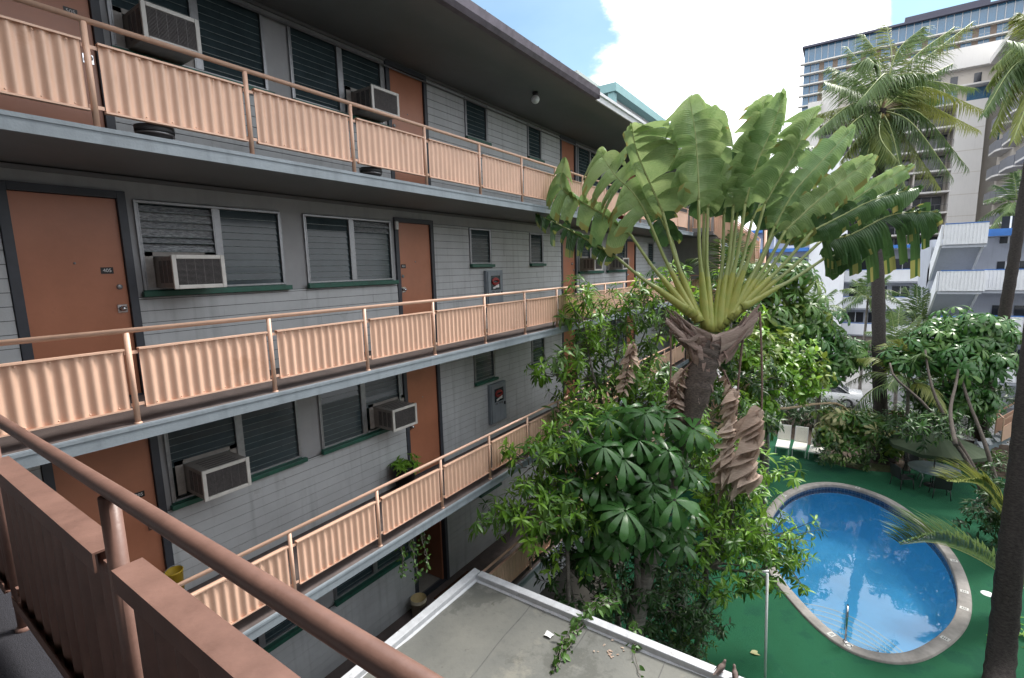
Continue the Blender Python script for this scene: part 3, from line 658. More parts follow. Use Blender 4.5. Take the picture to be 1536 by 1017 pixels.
# ------------------------------------------------------------------ two doves on the roof edge
def bird(label, pos, ang, s):
    t = thing('bird', label, 'bird', pos, 'doves on the roof edge'); c, sn = math.cos(ang), math.sin(ang)
    R = lambda p: V(pos[0]+(p[0]*c-p[1]*sn)*s, pos[1]+(p[0]*sn+p[1]*c)*s, pos[2]+p[2]*s)
    b = MB(); sp = [(-.17, 0, .02, .012, .004), (-.12, 0, .035, .018, .008), (-.075, 0, .052, .026, .020), (-.04, 0, .066, .036, .034), (0, 0, .078, .042, .043), (.035, 0, .092, .038, .042), (.055, 0, .112, .026, .030), (.066, 0, .135, .021, .024), (.076, 0, .152, .022, .022), (.088, 0, .162, .017, .016), (.097, 0, .164, .004, .004)]
    rows = []
    for i, (x, y, z, ry, rz) in enumerate(sp):
        d = nrm(V(*sp[min(i+1, 10)][:3])-V(*sp[max(i-1, 0)][:3])); u = V(-d[2], 0, d[0])
        rows.append([R(V(x, y, z)+V(0, ry*math.cos(a), 0)+u*rz*math.sin(a)) for a in np.linspace(0, 2*PI, 14, endpoint=False)])
    b.grid(rows, closed=True); b.build('body', mat('dove_feathers', (.17, .125, .11), .8, .25, 40), t)
    k = MB(); k.tube([R((.094, 0, .162)), R((.118, 0, .156))], [.006*s, .001*s], 6)
    k.build('beak', BLACKP, t)
    for sd in (1, -1):
        wv = MB(); wv.grid([[R((x, sd*(.036+.009*math.sin(PI*i/7)-.012*(j-.5)*(x < -.05)), z+.05*(j-.5)*math.sin(PI*(i+.8)/8.4))) for j in (0, .5, 1)] for i, (x, z) in enumerate([(.045, .09), (.03, .085), (.0, .078), (-.03, .07), (-.06, .058), (-.09, .046), (-.12, .036), (-.14, .03)])]); wv.build('wing', mat('dove_wing', (.10, .08, .075), .8, .35, 60), t)
        l = MB(); l.tube([R((.005, sd*.015, .045)), R((.01, sd*.016, .02)), R((.008, sd*.016, .004))], .0035*s, 6)
        for a in (-.5, 0, .5, PI): l.tube([R((.008, sd*.016, .004)), R((.008+.02*math.cos(a), sd*.016+.02*math.sin(a), .002))], .0022*s, 5)
        l.build('leg', mat('dove_leg', (.25, .08, .07), .6), t)
        e = MB(); e.lathe([(0, -.003), (.003, -.001), (.003, .001), (0, .003)], R((.082, sd*.0195, .156)), 8); e.build('eye', BLACKP, t)
bird('brown dove perched on the pale roof edge, left of the pair', (ex-.06, 1.06, ZR+.122), -.5, .85)
bird('darker dove perched on the pale roof edge, right of the pair, tail towards the camera', (ex-.08, .89, ZR+.12), .35, .85)
# ================================================================== GROUND, DECK, POOL
def sheet(name, poly, z, m):
    b = MB(); b.add([(*p[:2], z) for p in poly], [tuple(range(len(poly)))]); return struct(b.build(name, m))
b = MB()
poolC = [(19.94, 1.88), (21.08, 1.61), (22.29, 1.01), (23.05, .2), (23.15, -.8), (22.43, -1.92), (20.85, -2.72), (19.21, -3.2), (17.54, -3.3), (16.01, -3.13), (14.81, -2.75), (13.69, -2.14), (13.10, -1.62), (12.83, -1.05), (12.86, -.45), (13.34, .2), (14.26, .9), (14.87, 1.27), (15.9, 1.70), (17.3, 1.98), (18.7, 2.02)]
def smooth_loop(P, n=140):
    P = np.array(P); t = np.arange(len(P)); k = np.linspace(0, len(P), n, endpoint=False); out = []
    for q in k:
        i = int(q); f = q-i; a, b_, c, d = (P[(i+j-1) % len(P)] for j in range(4))
        out.append(.5*((2*b_)+(-a+c)*f+(2*a-5*b_+4*c-d)*f*f+(-a+3*b_-3*c+d)*f**3))
    out = np.array(out)
    for _ in range(3): out = (np.roll(out, 1, 0)+2*out+np.roll(out, -1, 0))/4
    return out
LP = smooth_loop(poolC); NP_ = len(LP)
tg = np.roll(LP, -1, 0)-np.roll(LP, 1, 0); tg /= np.linalg.norm(tg, axis=1, keepdims=True); IN = np.stack([-tg[:, 1], tg[:, 0]], 1)
cen = LP.mean(0); IN *= np.sign(((cen-LP)*IN).sum(1))[:, None]
ring = lambda off, z: [V(*(LP[i]+IN[i]*off), z) for i in range(NP_)]
GM = mat('ground_earth', (.07, .065, .055), .95, .4, .3, .4, 6)
def holed(name, outer, z, m, hole):
    """sheet with the pool opening: a fan of quads between the hole and an outer box"""
    b = MB(); n = len(hole); c = np.mean(hole, 0)
    x0, x1, y0, y1 = outer; O = []
    for p in hole:
        d = p[:2]-c[:2]; t = min((x1-c[0])/d[0] if d[0] > 0 else (x0-c[0])/d[0] if d[0] < 0 else 1e9, (y1-c[1])/d[1] if d[1] > 0 else (y0-c[1])/d[1] if d[1] < 0 else 1e9); O.append(V(*(c[:2]+d*t), z))
    # corners
    pts = O; b.grid([[V(p[0], p[1], z) for p in hole], pts], closed=True, smooth=False)
    for cx, cy in ((x0, y0), (x0, y1), (x1, y0), (x1, y1)):
        i = min(range(n), key=lambda k: abs(pts[k][0]-cx)+abs(pts[k][1]-cy))
        for j in (i, (i+1) % n, (i-1) % n):
            a, e = pts[j], pts[(j+1) % n]
            if abs(a[0]-e[0]) > 1e-6 and abs(a[1]-e[1]) > 1e-6: b.add([a, e, (cx, cy, z)], [(0, 1, 2)])
    return struct(b.build(name, m))
gh = ring(.1, G-.008)
holed('ground', (-300, 900, -600, 600), G-.008, GM, gh)
# green deck out to the planting bed
bed = [at(px, py, z=G)[:2] for px, py in ((1128, 640), (1175, 655), (1215, 668), (1230, 688), (1262, 699), (1290, 705), (1340, 709), (1385, 693), (1425, 692), (1470, 705), (1540, 730))]
dk = holed('deck', (6.3, 24.0, -9, 5.2), G-.004+.006, DECK, ring(.03, 0))
far = [(24.0, 5.2), (30.5, 5.2)]+[tuple(p) for p in bed]+[(24.0, -7.5)]
b = MB(); bp = smooth_loop([*far], 4) if False else far
b.add([(x, y, G+.002) for x, y in far], [tuple(range(len(far)))]); struct(b.build('deck', DECK))
# far planting bed and paved drive behind
sheet('planting_bed', [(24.2, -9.5), (24.2, 3), (31, 5), (34, 5), (34, -9.5)], G-.002, SOIL)
sheet('driveway', [(34, -30), (34, 12), (57, 12), (57, -30)], G-.002, mat('drive_concrete', (.22, .22, .22), .85, .25, .8, .2, 20))
sheet('lawn_patch', [tuple(at(px, py, z=G)[:2]) for px, py in ((1235, 689), (1290, 704), (1340, 708), (1340, 700), (1290, 692), (1250, 680))], G+.006, mat('rough_grass', (.06, .075, .02), .95, .5, 8, .6, 60))
# pool
pool = thing('swimming_pool', 'egg-shaped blue swimming pool with stone coping set in the green deck', 'swimming pool', (*cen, G))
STONE = mat('pool_coping_stone', (.25, .235, .22), .8, .3, 2.5, .2, 40, streak=.0)
c = MB(); c.grid([ring(-.02, G-.02), ring(0, G+.045), ring(.02, G+.055), ring(.245, G+.055), ring(.27, G+.045), ring(.28, G-.06)], closed=True); c.build('coping', STONE, pool)
TILE = mat('pool_tile', (.05, .09, .17), .25, .5, 26)
t = MB(); t.grid([ring(.275, G-.04), ring(.275, G-.30)], closed=True, smooth=False); tb = t.build('tile_band', TILE, pool)
gl = MB()
for i in range(0, NP_):
    p = LP[i]+IN[i]*.277; gl.obox(V(p[0], p[1], G-.17), V(*(tg[i]*.006), 0), V(*(IN[i]*.002), 0), V(0, 0, .13))
for z in (G-.12, G-.21): gl.grid([ring(.278, z-.004), ring(.278, z+.004)], closed=True)
gl.build('tile_grout', mat('grout', (.16, .2, .26), .8), tb)
BASIN = mat('pool_plaster', (.20, .62, .93), .7, .06, 1.2)
b = MB(); deep = lambda i: G-1.35-.5*max(0, min(1, (LP[i][0]-15)/6))
R1 = ring(.275, G-.30); R2 = [V(*(LP[i]+IN[i]*.5), deep(i)+.15) for i in range(NP_)]; R3 = [V(*(LP[i]+IN[i]*.8), deep(i)) for i in range(NP_)]
R4 = [V(*(cen+(LP[i]-cen)*.3), deep(i)*.5+(G-1.6)*.5) for i in range(NP_)]; R5 = [V(*cen, G-1.62)]*NP_
b.grid([R1, R2, R3, R4, R5], closed=True); b.build('basin', BASIN, pool)
for k in range(5):      # curved steps in the near corner with white nosings
    z = G-.30-.20*k; A = at(1205-9*k, 928-7*k, z=z); B_ = at(1318+12*k, 976+3*k, z=z); M_ = (A+B_)/2; nv_ = nrm(V(-(B_-A)[1], (B_-A)[0], 0)); nv_ = nv_*np.sign(nv_@(V(*cen, z)-M_))
    arc = [A+(B_-A)*q+nv_*(.05+.16*k)*math.sin(PI*q)+nv_*.02 for q in np.linspace(0, 1, 30)]; back = [A+(B_-A)*q-nv_*.9*math.sin(PI*q) for q in np.linspace(0, 1, 30)]
    s = MB(); s.grid([arc, back], m=1, smooth=False); s.grid([arc, [p+V(0, 0, -.2) for p in arc]], m=1); s.grid([[p+V(0, 0, .006) for p in arc], [p-nv_*.05+V(0, 0, .006) for p in arc]], m=0, smooth=False); s.build('step', [WHITEP, BASIN], pool)
# depth marker tiles on the coping
for px, py in ((1435, 839), (1450, 887), (1448, 914), (1424, 961), (1269, 969), (1230, 955), (1172, 741), (1292, 729), (1149, 862)):
    p = at(px, py, z=G+.06)[:2]; i = int(np.argmin(((LP+IN*.13-p)**2).sum(1))); q = LP[i]+IN[i]*.135
    s = MB(); s.obox(V(*q, G+.058), V(*(tg[i]*.07), 0), V(*(IN[i]*.085), 0), V(0, 0, .004), 0)
    for k in (-.06, 0, .06) if px != 1269 else (): s.obox(V(*(q+IN[i]*k*.6), G+.0625), V(*(tg[i]*.035), 0), V(*(IN[i]*.009), 0), V(0, 0, .001), 1)
    if px == 1269: s.grid([[V(q[0]+r*math.cos(a), q[1]+r*math.sin(a), G+.0635) for a in np.linspace(0, 2*PI, 20)] for r in (.045, .07)], 1)
    s.build('marker_tile', [mat('marker_tile_glaze', (.50, .50, .48), .4, .2, 9), BLACKP], pool)
# water
WM = bpy.data.materials.new('water'); WM.use_nodes = True; nt = WM.node_tree; nt.nodes.clear()
o_ = nn(nt, 'ShaderNodeOutputMaterial'); tb_ = nn(nt, 'ShaderNodeBsdfTransparent'); tb_.inputs[0].default_value = (.66, .89, .99, 1)
gb = nn(nt, 'ShaderNodeBsdfGlossy'); gb.inputs['Roughness'].default_value = .01; fr_ = nn(nt, 'ShaderNodeFresnel'); fr_.inputs[0].default_value = 1.8
g_ = nn(nt, 'ShaderNodeNewGeometry'); no = nn(nt, 'ShaderNodeTexNoise'); no.inputs['Scale'].default_value = 2.2; no.inputs['Detail'].default_value = 3; no.inputs['Distortion'].default_value = .6
bm = nn(nt, 'ShaderNodeBump'); bm.inputs['Strength'].default_value = .035; bm.inputs['Distance'].default_value = .06
nt.links.new(g_.outputs['Position'], no.inputs[0]); nt.links.new(no.outputs[0], bm.inputs['Height']); nt.links.new(bm.outputs[0], gb.inputs['Normal']); nt.links.new(bm.outputs[0], fr_.inputs['Normal'])
mx_ = nn(nt, 'ShaderNodeMixShader'); nt.links.new(fr_.outputs[0], mx_.inputs[0]); nt.links.new(tb_.outputs[0], mx_.inputs[1]); nt.links.new(gb.outputs[0], mx_.inputs[2]); nt.links.new(mx_.outputs[0], o_.inputs[0])
b = MB(); b.add(ring(.274, G-.14), [tuple(range(NP_)) if ((LP[:, 0]*np.roll(LP[:, 1], -1)-np.roll(LP[:, 0], -1)*LP[:, 1]).sum() > 0) else tuple(reversed(range(NP_)))]); struct(b.build('water', WM))
# pool hand rail, skimmer lid, white pole
q = at(1268, 962, z=G+.05); t = thing('pool_handrail', 'chrome grab rail rising from the pool coping at the steps', 'handrail', q)
d = nrm(V(cen[0]-q[0], cen[1]-q[1], 0)); b = MB(); b.tube([q+V(0, 0, 0), q+V(0, 0, .62), q+d*.06+V(0, 0, .75), q+d*.17+V(0, 0, .80), q+d*.35+V(0, 0, .74), q+d*.8+V(0, 0, .42), q+d*1.0+V(0, 0, .2), q+d*1.05+V(0, 0, -.4)], .022, 12); b.build('rail_tube', CHROME, t)
b = MB(); b.lathe([(.06, 0), (.06, .008), (.03, .016), (.022, .016)], q, 16); b.build('base_flange', CHROME, t)
q = at(1481, 891, z=G); b = MB(); b.lathe([(0, .016), (.12, .016), (.135, .012), (.14, .003)], q, 28); b.lathe([(.02, .018), (.025, .018)], q, 12); tag(b.build('skimmer_lid', WHITEP), 'round white lid on the green deck right of the pool', 'lid')
# cream loose leaf on the deck
q = at(1125, 980, z=G+.006); fm = FM(); fm.inst(*T_BRD, [q+V(0, 0, .02)], frames(V(.55, -.8, 0)[None], V(0, 0, 1)[None]), np.array([.32]), np.array([.5])); tag(fm.build('fallen_leaf', L_WILT), 'single large dry leaf lying on the green deck near the roof edge', 'leaf')
q = at(1147, 1045, z=G); tp_ = at(1151, 860, X=q[0])
t = thing('white_pole', 'slim pale pole with a short cross arm standing between the leafy tree and the pool', 'pole', q); b = MB(); b.tube([q, V(q[0], tp_[1], tp_[2])], .026, 10); b.lathe([(.07, 0), (.07, .02), (.026, .03)], q, 14); b.build('pole_tube', WHITEP, t)
b = MB(); b.tube([V(q[0], tp_[1]+.09, tp_[2]), V(q[0]+.05, tp_[1]-.02, tp_[2]+.03)], .026, 8); b.build('cross_arm', WHITEP, t)
# ------------------------------------------------------------------ loungers
STRAP = mat('lounger_strap', (.80, .78, .70), .6, .05, 12)
def lounger(label, x, y, rot):
    """white strap chaise: foot end at -x, raised back at +x"""
    t = thing('sun_lounger', label, 'sun lounger', (0, 0, 0), 'white sun loungers by the planting bed')
    f = MB()
    for sy in (-.265, .265):
        f.bar((-.55, sy, .36), (.55, sy, .36), .03, .045); f.bar((.55, sy, .36), (.98, sy, 1.02), .03, .045)
        f.bar((-.50, sy, .36), (-.54, sy, 0), .03, .035); f.bar((.50, sy, .36), (.54, sy, 0), .03, .035)
        f.bar((.80, sy, .74), (.78, sy, .34), .02, .02); f.bar((.52, sy, .34), (.80, sy, .34), .02, .02)
    for x_, z in ((-.55, .36), (.55, .36), (.98, 1.02)): f.bar((x_, -.28, z), (x_, .28, z), .03, .035)
    f.build('frame', WHITEP, t, .004)
    s = MB()
    for k in range(17): xx = -.50+k*.0645; s.box(xx-.031, xx+.031, -.25, .25, .382+.01*math.sin(k*.4), .388+.01*math.sin(k*.4))
    s.build('seat_straps', STRAP, t)
    s = MB(); dv = nrm(V(.43, 0, .66)); nv = V(-dv[2], 0, dv[0])
    for k in range(11): c = V(.575, 0, .40)+dv*(.035+k*.066); s.obox(c+nv*.02, dv*.0315, V(0, .25, 0), nv*.003)
    s.build('back_straps', STRAP, t)
    t.location = (x, y, G); t.rotation_euler = (0, 0, rot); return t
l0 = lounger('leftmost of the three white strap loungers in a row', 26.05, 2.12, .03)
dup(l0, (26.1, 1.42, G), 'middle one of the three white strap loungers in a row', .0)
dup(l0, (26.0, .74, G), 'rightmost white strap lounger, partly covered by the wilted bush', -.04)
# ------------------------------------------------------------------ table, umbrella, chairs
tx, ty = 24.85, -3.3
TT = mat('table_glass', (.30, .38, .44), .2, .12, 3)
t = thing('patio_table', 'round pale patio table on the green deck beyond the pool', 'table', (tx, ty, G))
b = MB(); b.lathe([(0, .735), (.80, .735), (.83, .73), (.83, .705), (.80, .70), (0, .70)], (tx, ty, G), 40); b.build('tabletop', TT, t)
for k in range(4):
    a = PI/4+k*PI/2; b = MB(); b.tube([(tx+.62*math.cos(a), ty+.62*math.sin(a), G), (tx+.5*math.cos(a), ty+.5*math.sin(a), G+.4), (tx+.62*math.cos(a), ty+.62*math.sin(a), G+.70)], .02, 8); b.build('leg', ALU, t)
UMBM = mat('umbrella_canvas', (.055, .08, .042), .85, .15, 4, .1, 60, trans=.2)
t = thing('patio_umbrella', 'open olive green patio umbrella over the round table', 'umbrella', (tx, ty, G))
b = MB(); b.tube([(tx, ty, G+.0), (tx, ty, G+2.26)], .022, 10); b.build('pole', BLACKP, t)
b = MB(); n = 8; rows = []
for j in range(6):
    k = j/5; rows.append([V(tx+1.5*k*math.cos(2*PI*i/32)*(1-.04*math.cos(2*PI*i/4)**2*0), ty+1.5*k*math.sin(2*PI*i/32), G+2.22-.5*k**1.2-.06*k*(1-abs(math.cos(PI*i/4)))) for i in range(32)])
rows.append([p+V(0, 0, -.14) for p in rows[-1]]); b.grid(rows, closed=True, smooth=False); b.build('canopy', UMBM, t)
for i in range(8): b = MB(); a = 2*PI*i/8; b.tube([(tx, ty, G+2.18), (tx+1.46*math.cos(a), ty+1.46*math.sin(a), G+1.70)], .012, 6); b.build('rib', ALU, t)
b = MB(); b.lathe([(.0, .09), (.25, .05), (.28, 0)], (tx, ty, G), 18); b.build('base', BLACKP, t)
CHM = mat('chair_resin', (.018, .02, .022), .5, .2, 6)
def chair(label):
    t = thing('patio_chair', label, 'chair', (0, 0, 0), 'dark patio chairs round the table')
    s = MB(); s.box(-.25, .25, -.25, .25, .40, .43); s.build('seat', CHM, t, .01)
    s = MB(); s.grid([[V(-.25-.10*(z-.43)-.03*math.cos(y*5), y, z) for y in np.linspace(-.24, .24, 7)] for z in np.linspace(.45, .92, 6)]); s.grid([[V(-.275-.10*(z-.43)-.03*math.cos(y*5), y, z) for y in np.linspace(-.24, .24, 7)] for z in np.linspace(.45, .92, 6)]); s.tube([(-.27, -.25, .44), (-.33, -.25, .92), (-.345, 0, .945), (-.33, .25, .92), (-.27, .25, .44)], .016, 8); s.build('backrest', CHM, t)
    for sx, sy in ((1, 1), (1, -1), (-1, 1), (-1, -1)): l = MB(); l.tube([(sx*.23, sy*.23, .41), (sx*.27, sy*.27, 0)], .016, 8); l.build('leg', CHM, t)
    for sy in (1, -1): l = MB(); l.tube([(-.29, sy*.25, .64), (.1, sy*.28, .66), (.22, sy*.27, .62), (.235, sy*.25, .42)], .016, 8); l.build('armrest', CHM, t)
    return t
c0 = chair('dark patio chair on the left of the round table, seen from the side'); c0.location = (tx-.75, ty+1.02, G); c0.rotation_euler = (0, 0, -.95)
dup(c0, (tx-1.08, ty-.1, G), 'dark patio chair with its back to the pool, nearest chair at the round table', .1)
dup(c0, (tx+1.05, ty+.5, G), 'dark patio chair on the far side of the round table', PI+.3)
# ================================================================== TRAVELLER'S PALM
D0 = 9.8
tp = thing('travellers_palm', 'tall fan-shaped traveller\'s palm with broad torn leaves, in the middle of the courtyard', 'palm tree', at(950, 940, d=9.6)*V(1, 1, 0)+V(0, 0, G))
crown = at(1069, 503, d=D0)
tk = spline([V(*(at(940, 985, d=9.75)[:2]), G)-V(.0, 0, .1), at(955, 930, d=9.7), at(985, 800, d=9.65), at(1030, 650, d=9.7), at(1052, 560, d=9.75), at(1066, 515, d=9.8)], 44)
b = MB(); rr = []
for i in range(44):
    k = i/43; r = .15+.02*math.cos(k*3); 
    if k > .62: r = .17+.10*min(1, (k-.62)/.1)
    rr.append(r*(1+.07*math.sin(i*2.6)+random.uniform(-.03, .03)))
b.tube(tk, rr, 18, rough=.22); b.m = [1 if i < 18*25 else 0 for i in range(len(b.m))]; b.build('trunk', [BARKT, mat('bark_ringed', (.13, .12, .11), .9, .0, 5, .9, 30, col2=(.29, .27, .245), stretch=(1, 1, 5))], tp)
# old leaf stubs on the trunk
for k in range(26):
    i = 28+random.randint(0, 12); a = random.uniform(0, 6.28)
NV = -FW*.96+V(0, 0, .12); NV = nrm(NV)
PFAN = []
def trav_leaf(base, end, mids, tip, wl, wr, dd=0., nseg=9, droop=.15, torn=.0, fold=.12, m=0, edge=0., tilt=0., sh=.05, seed=1, prad=.036):
    """one leaf: petiole from the crown to the blade, midrib, and two torn half-blades; px coordinates are read at the leaf's own depth"""
    rs = np.random.default_rng(seed)
    P0 = at(*base, d=D0-.02*np.sign(dd)); P1 = at(*end, d=D0+dd*.6); M = [at(*q, d=D0+dd*(.6+.4*(i+1)/(len(mids)+1))) for i, q in enumerate(mids)]; T = at(*tip, d=D0+dd)
    mid_ = (P0*.5+P1*.5); bow = nrm(P1-P0); sidev = np.cross(NV, bow); s0 = (1 if end[0] < base[0] else -1)
    pet = spline([P0, P0*.62+P1*.38+sidev*.02*s0, P1*.62+P0*.38+sidev*.04*s0, P1], 18)
    mb = MB(); mb.tube(pet, [prad*(1.2-.42*(i/17))+prad*1.9*max(0, 1-i/9.)**1.3 for i in range(18)], 10, m=0)
    for i in range(len(mb.f)):  # yellow-green sheathing base
        pass
    nf = 10
    for q in range(17*nf): mb.m[q] = 1 if q < 7*nf else 0
    C_ = spline([P1]+M+[T], 4*nseg+1); n = 4*nseg
    pb = mb.build('petiole', [PETI, PETIY], tp)
    rb = MB(); rb.tube(C_, [prad*.72*(1-.82*i/n) for i in range(n+1)], 8)
    fm = FM(); Tn = np.gradient(C_, axis=0); Tn /= np.linalg.norm(Tn, axis=1, keepdims=True)
    nv = nrm(NV+tilt*sidev); b0 = rs.uniform(.1, .75)
    Lb = np.linalg.norm(np.diff(C_, axis=0), axis=1).sum()
    for sgn, W in ((1, wl), (-1, wr)):
        if W <= 0: continue
        W = W/CF*(D0+dd); i = 0; flip = 0
        while i < n:
            L_ = int(rs.choice([3, 4, 5, 6, 8]) if torn < .25 else rs.choice([2, 3, 4, 5]) if torn < .6 else rs.choice([2, 3, 3])); j = min(n, i+L_)
            ang = rs.normal(0, .05+.22*torn); dr = droop*(1+rs.normal(0, .35+.5*torn)); off = rs.uniform(.6, 1.4)*sh*1.9
            rows = []; uvs = []; K = 5; MC = 7; wf = rs.uniform(.84, 1.03) if torn > .2 else rs.uniform(.92, 1.03)
            for a in range(K):
                u = a/(K-1); s_ = i+(j-i)*u
                for c in range(MC):
                    v = c/(MC-1); ue = u if torn <= 0 else .5+(u-.5)*(1-torn*.75*v**1.3)
                    se = i+(j-i)*ue; i0 = min(int(se), n-1); f = se-i0
                    p = C_[i0]*(1-f)+C_[min(i0+1, n)]*f; t = Tn[i0]
                    tt = se/n; w = W*min(1, (tt/.10+.12)**.55)*min(1, ((1-tt)/.16+.02)**.6)*wf
                    s = sgn*np.cross(nv, t); s = nrm(s*math.cos(ang)+t*(math.sin(ang)+.12))
                    q = p+s*w*v+nv*(w*fold*math.sin(v*PI*.9)+off*(u-.5)*2*v**.6)+t*(off*.4*(v**1.5)*(-1+.6*u))+V(0, 0, -1)*dr*w*v*v+nv*(.012*math.sin(v*9+i)*v)
                    if v == 1 and torn > 0: q = q+V(0, 0, -1)*rs.uniform(0, .045)
                    rows.append(q); uvs.append((tt*Lb*1.3, v))
            fs = []; ms = []
            for a in range(K-1):
                for c in range(MC-1):
                    fs.append((a*MC+c, a*MC+c+1, (a+1)*MC+c+1, (a+1)*MC+c)); ms.append(1 if (edge > 0 and c == MC-2 and rs.random() < edge) else 0)
            rb_ = np.clip(b0+rs.normal(0, .17), 0, 1); o = fm.n
            fm.raw(rows, fs, rb_, 0, uvs); fm.m[-1] = np.array(ms, np.int32)
            i = j
    bl = fm.build('leaf_blade', [L_TRAVD if m else L_TRAV, L_TRAVE], tp)
    rb.build('midrib', PETI, bl)
B = lambda k: (1069+k*26, 503-abs(k)*26)   # chevron of leaf bases
LV = [
 (B(-1.5), (925, 386), [(885, 362), (845, 340)], (803, 320), 15, 10, .5, 8, .75, .75, .1, 1, .7, .3, .05),
 (B(-1.3), (946, 352), [(905, 322), (868, 300), (842, 280)], (848, 236), 26, 22, .35, 8, .8, .45, .1, 0, .6, .2, .06),
 (B(-1.1), (970, 322), [(950, 290), (922, 262)], (897, 224), 50, 44, .2, 9, .55, .28, .12, 0, .45, -.2, .07),
 (B(-.9), (994, 318), [(975, 275), (958, 235), (950, 205)], (948, 186), 12, 60, -.1, 10, .25, .12, .14, 0, .12, .5, .07),
 (B(-.4), (1048, 300), [(1046, 245), (1042, 195)], (1034, 146), 48, 44, -.3, 11, .2, .07, .14, 0, .06, -.35, .08),
 (B(-.15), (1062, 312), [(1072, 255), (1072, 205)], (1058, 158), 20, 25, .25, 10, .15, .03, .2, 0, .03, .7, .06),
 (B(.3), (1100, 310), [(1116, 255), (1136, 195)], (1150, 144), 33, 24, .15, 11, .18, .08, .14, 0, .08, -.45, .08),
 (B(.5), (1118, 306), [(1134, 250), (1155, 200)], (1178, 138), 30, 12, -.15, 11, .25, .1, .12, 0, .08, .5, .08),
 (B(.75), (1147, 306), [(1172, 262), (1196, 220)], (1226, 162), 50, 9, -.35, 11, .2, .08, .12, 0, .1, -.5, .08),
 (B(.9), (1162, 340), [(1190, 290), (1225, 250)], (1282, 189), 31, 16, .15, 10, .4, .3, .12, 0, .2, .5, .06),
 (B(1.05), (1178, 346), [(1222, 305), (1262, 272)], (1309, 234), 27, 22, -.1, 10, .35, .3, .12, 0, .3, .1, .06),
 (B(1.1), (1190, 352), [(1250, 320), (1310, 280)], (1366, 248), 20, 17, .3, 9, .5, .4, .12, 0, .3, 0., .06),
 (B(1.25), (1219, 346), [(1260, 325), (1310, 300)], (1382, 280), 22, 18, -.25, 9, .5, .35, .15, 1, .2, .3, .06),
 (B(1.4), (1232, 361), [(1275, 352), (1330, 325), (1370, 318)], (1408, 318), 16, 36, -.1, 11, .7, .8, .1, 1, .35, .1, .05),
 (B(1.6), (1236, 388), [(1255, 382), (1275, 372)], (1300, 352), 16, 20, .1, 5, .9, .5, .3, 1, .1, .4, .08),
 (B(-.25), (1056, 318), [(1056, 290), (1054, 262)], (1050, 225), 22, 22, .5, 7, .3, .1, .12, 1, .05, .3, .06),
 (B(.15), (1086, 322), [(1092, 285), (1098, 255)], (1104, 222), 20, 20, .55, 7, .3, .1, .12, 1, .05, -.3, .06),
 (B(.4), (1106, 318), [(1114, 285), (1122, 255)], (1132, 220), 18, 20, .6, 7, .3, .1, .12, 1, .05, .3, .06),
 (B(-.75), (1008, 360), [(992, 330), (975, 300)], (962, 268), 18, 24, .55, 7, .5, .2, .12, 1, .1, .4, .06),
 (B(.6), (1128, 330), [(1145, 300), (1170, 285)], (1205, 280), 20, 18, .6, 7, .7, .2, .2, 1, .1, .4, .06),
 (B(1.0), (1160, 352), [(1185, 335), (1200, 318)], (1225, 305), 24, 24, .5, 6, .7, .3, .2, 1, .1, .4, .06),
]
for i, L in enumerate(LV):
    trav_leaf(L[0], L[1], L[2], L[3], L[4], L[5], dd=L[6], nseg=L[7], droop=L[8], torn=L[9], fold=L[10], m=L[11], edge=L[12], tilt=L[13], sh=L[14], seed=i+11)
# dry sheaths in a boat-shaped V under the fan
sh = FM(); rs = np.random.default_rng(5)
for k in range(90):
    sg = -1 if k % 2 else 1; q = rs.uniform(0, 1)
    a = at(1066+sg*rs.uniform(-6, 22), 503+rs.uniform(0, 50)*(1-.3*q), d=D0-.16+rs.uniform(-.12, .16)); e = at(1069+sg*(30+42*q), 494-36*q+rs.uniform(-4, 34), d=D0-.08+rs.uniform(-.15, .2))
    C_ = spline([a, a*.5+e*.5+V(0, 0, -.06), e], 8); w = rs.uniform(.05, .12); up_ = nrm(NV*rs.uniform(-.3, .3)+V(0, 0, 1))
    rows = [C_[i]+up_*w*(1-.6*i/7)*s+NV*(.02 if s == 0 else 0)+V(0, 0, rs.uniform(-.008, .008)) for i in range(8) for s in (-1, 0, 1)]
    sh.raw(rows, [(i*3+j, i*3+j+1, i*3+j+4, i*3+j+3) for i in range(7) for j in (0, 1)], rs.random())
sh.build('dry_sheath', SHEATH, tp)
st = FM()
for k in range(150):
    i = rs.integers(14, 43); a = rs.uniform(0, 6.28); p = tk[i]; o = V(math.cos(a), math.sin(a), 0)
    D = (o*.45+V(0, 0, -1+rs.uniform(0, .7)))[None]; st.inst(*T_LAN, [p+o*(.235 if i > 28 else .15)], frames(D, o[None]), np.array([rs.uniform(.10, .30) if i > 32 else rs.uniform(.08, .16)]), np.array([rs.random()]))
st.build('dry_stub', SHEATH, tp, kind='stuff')
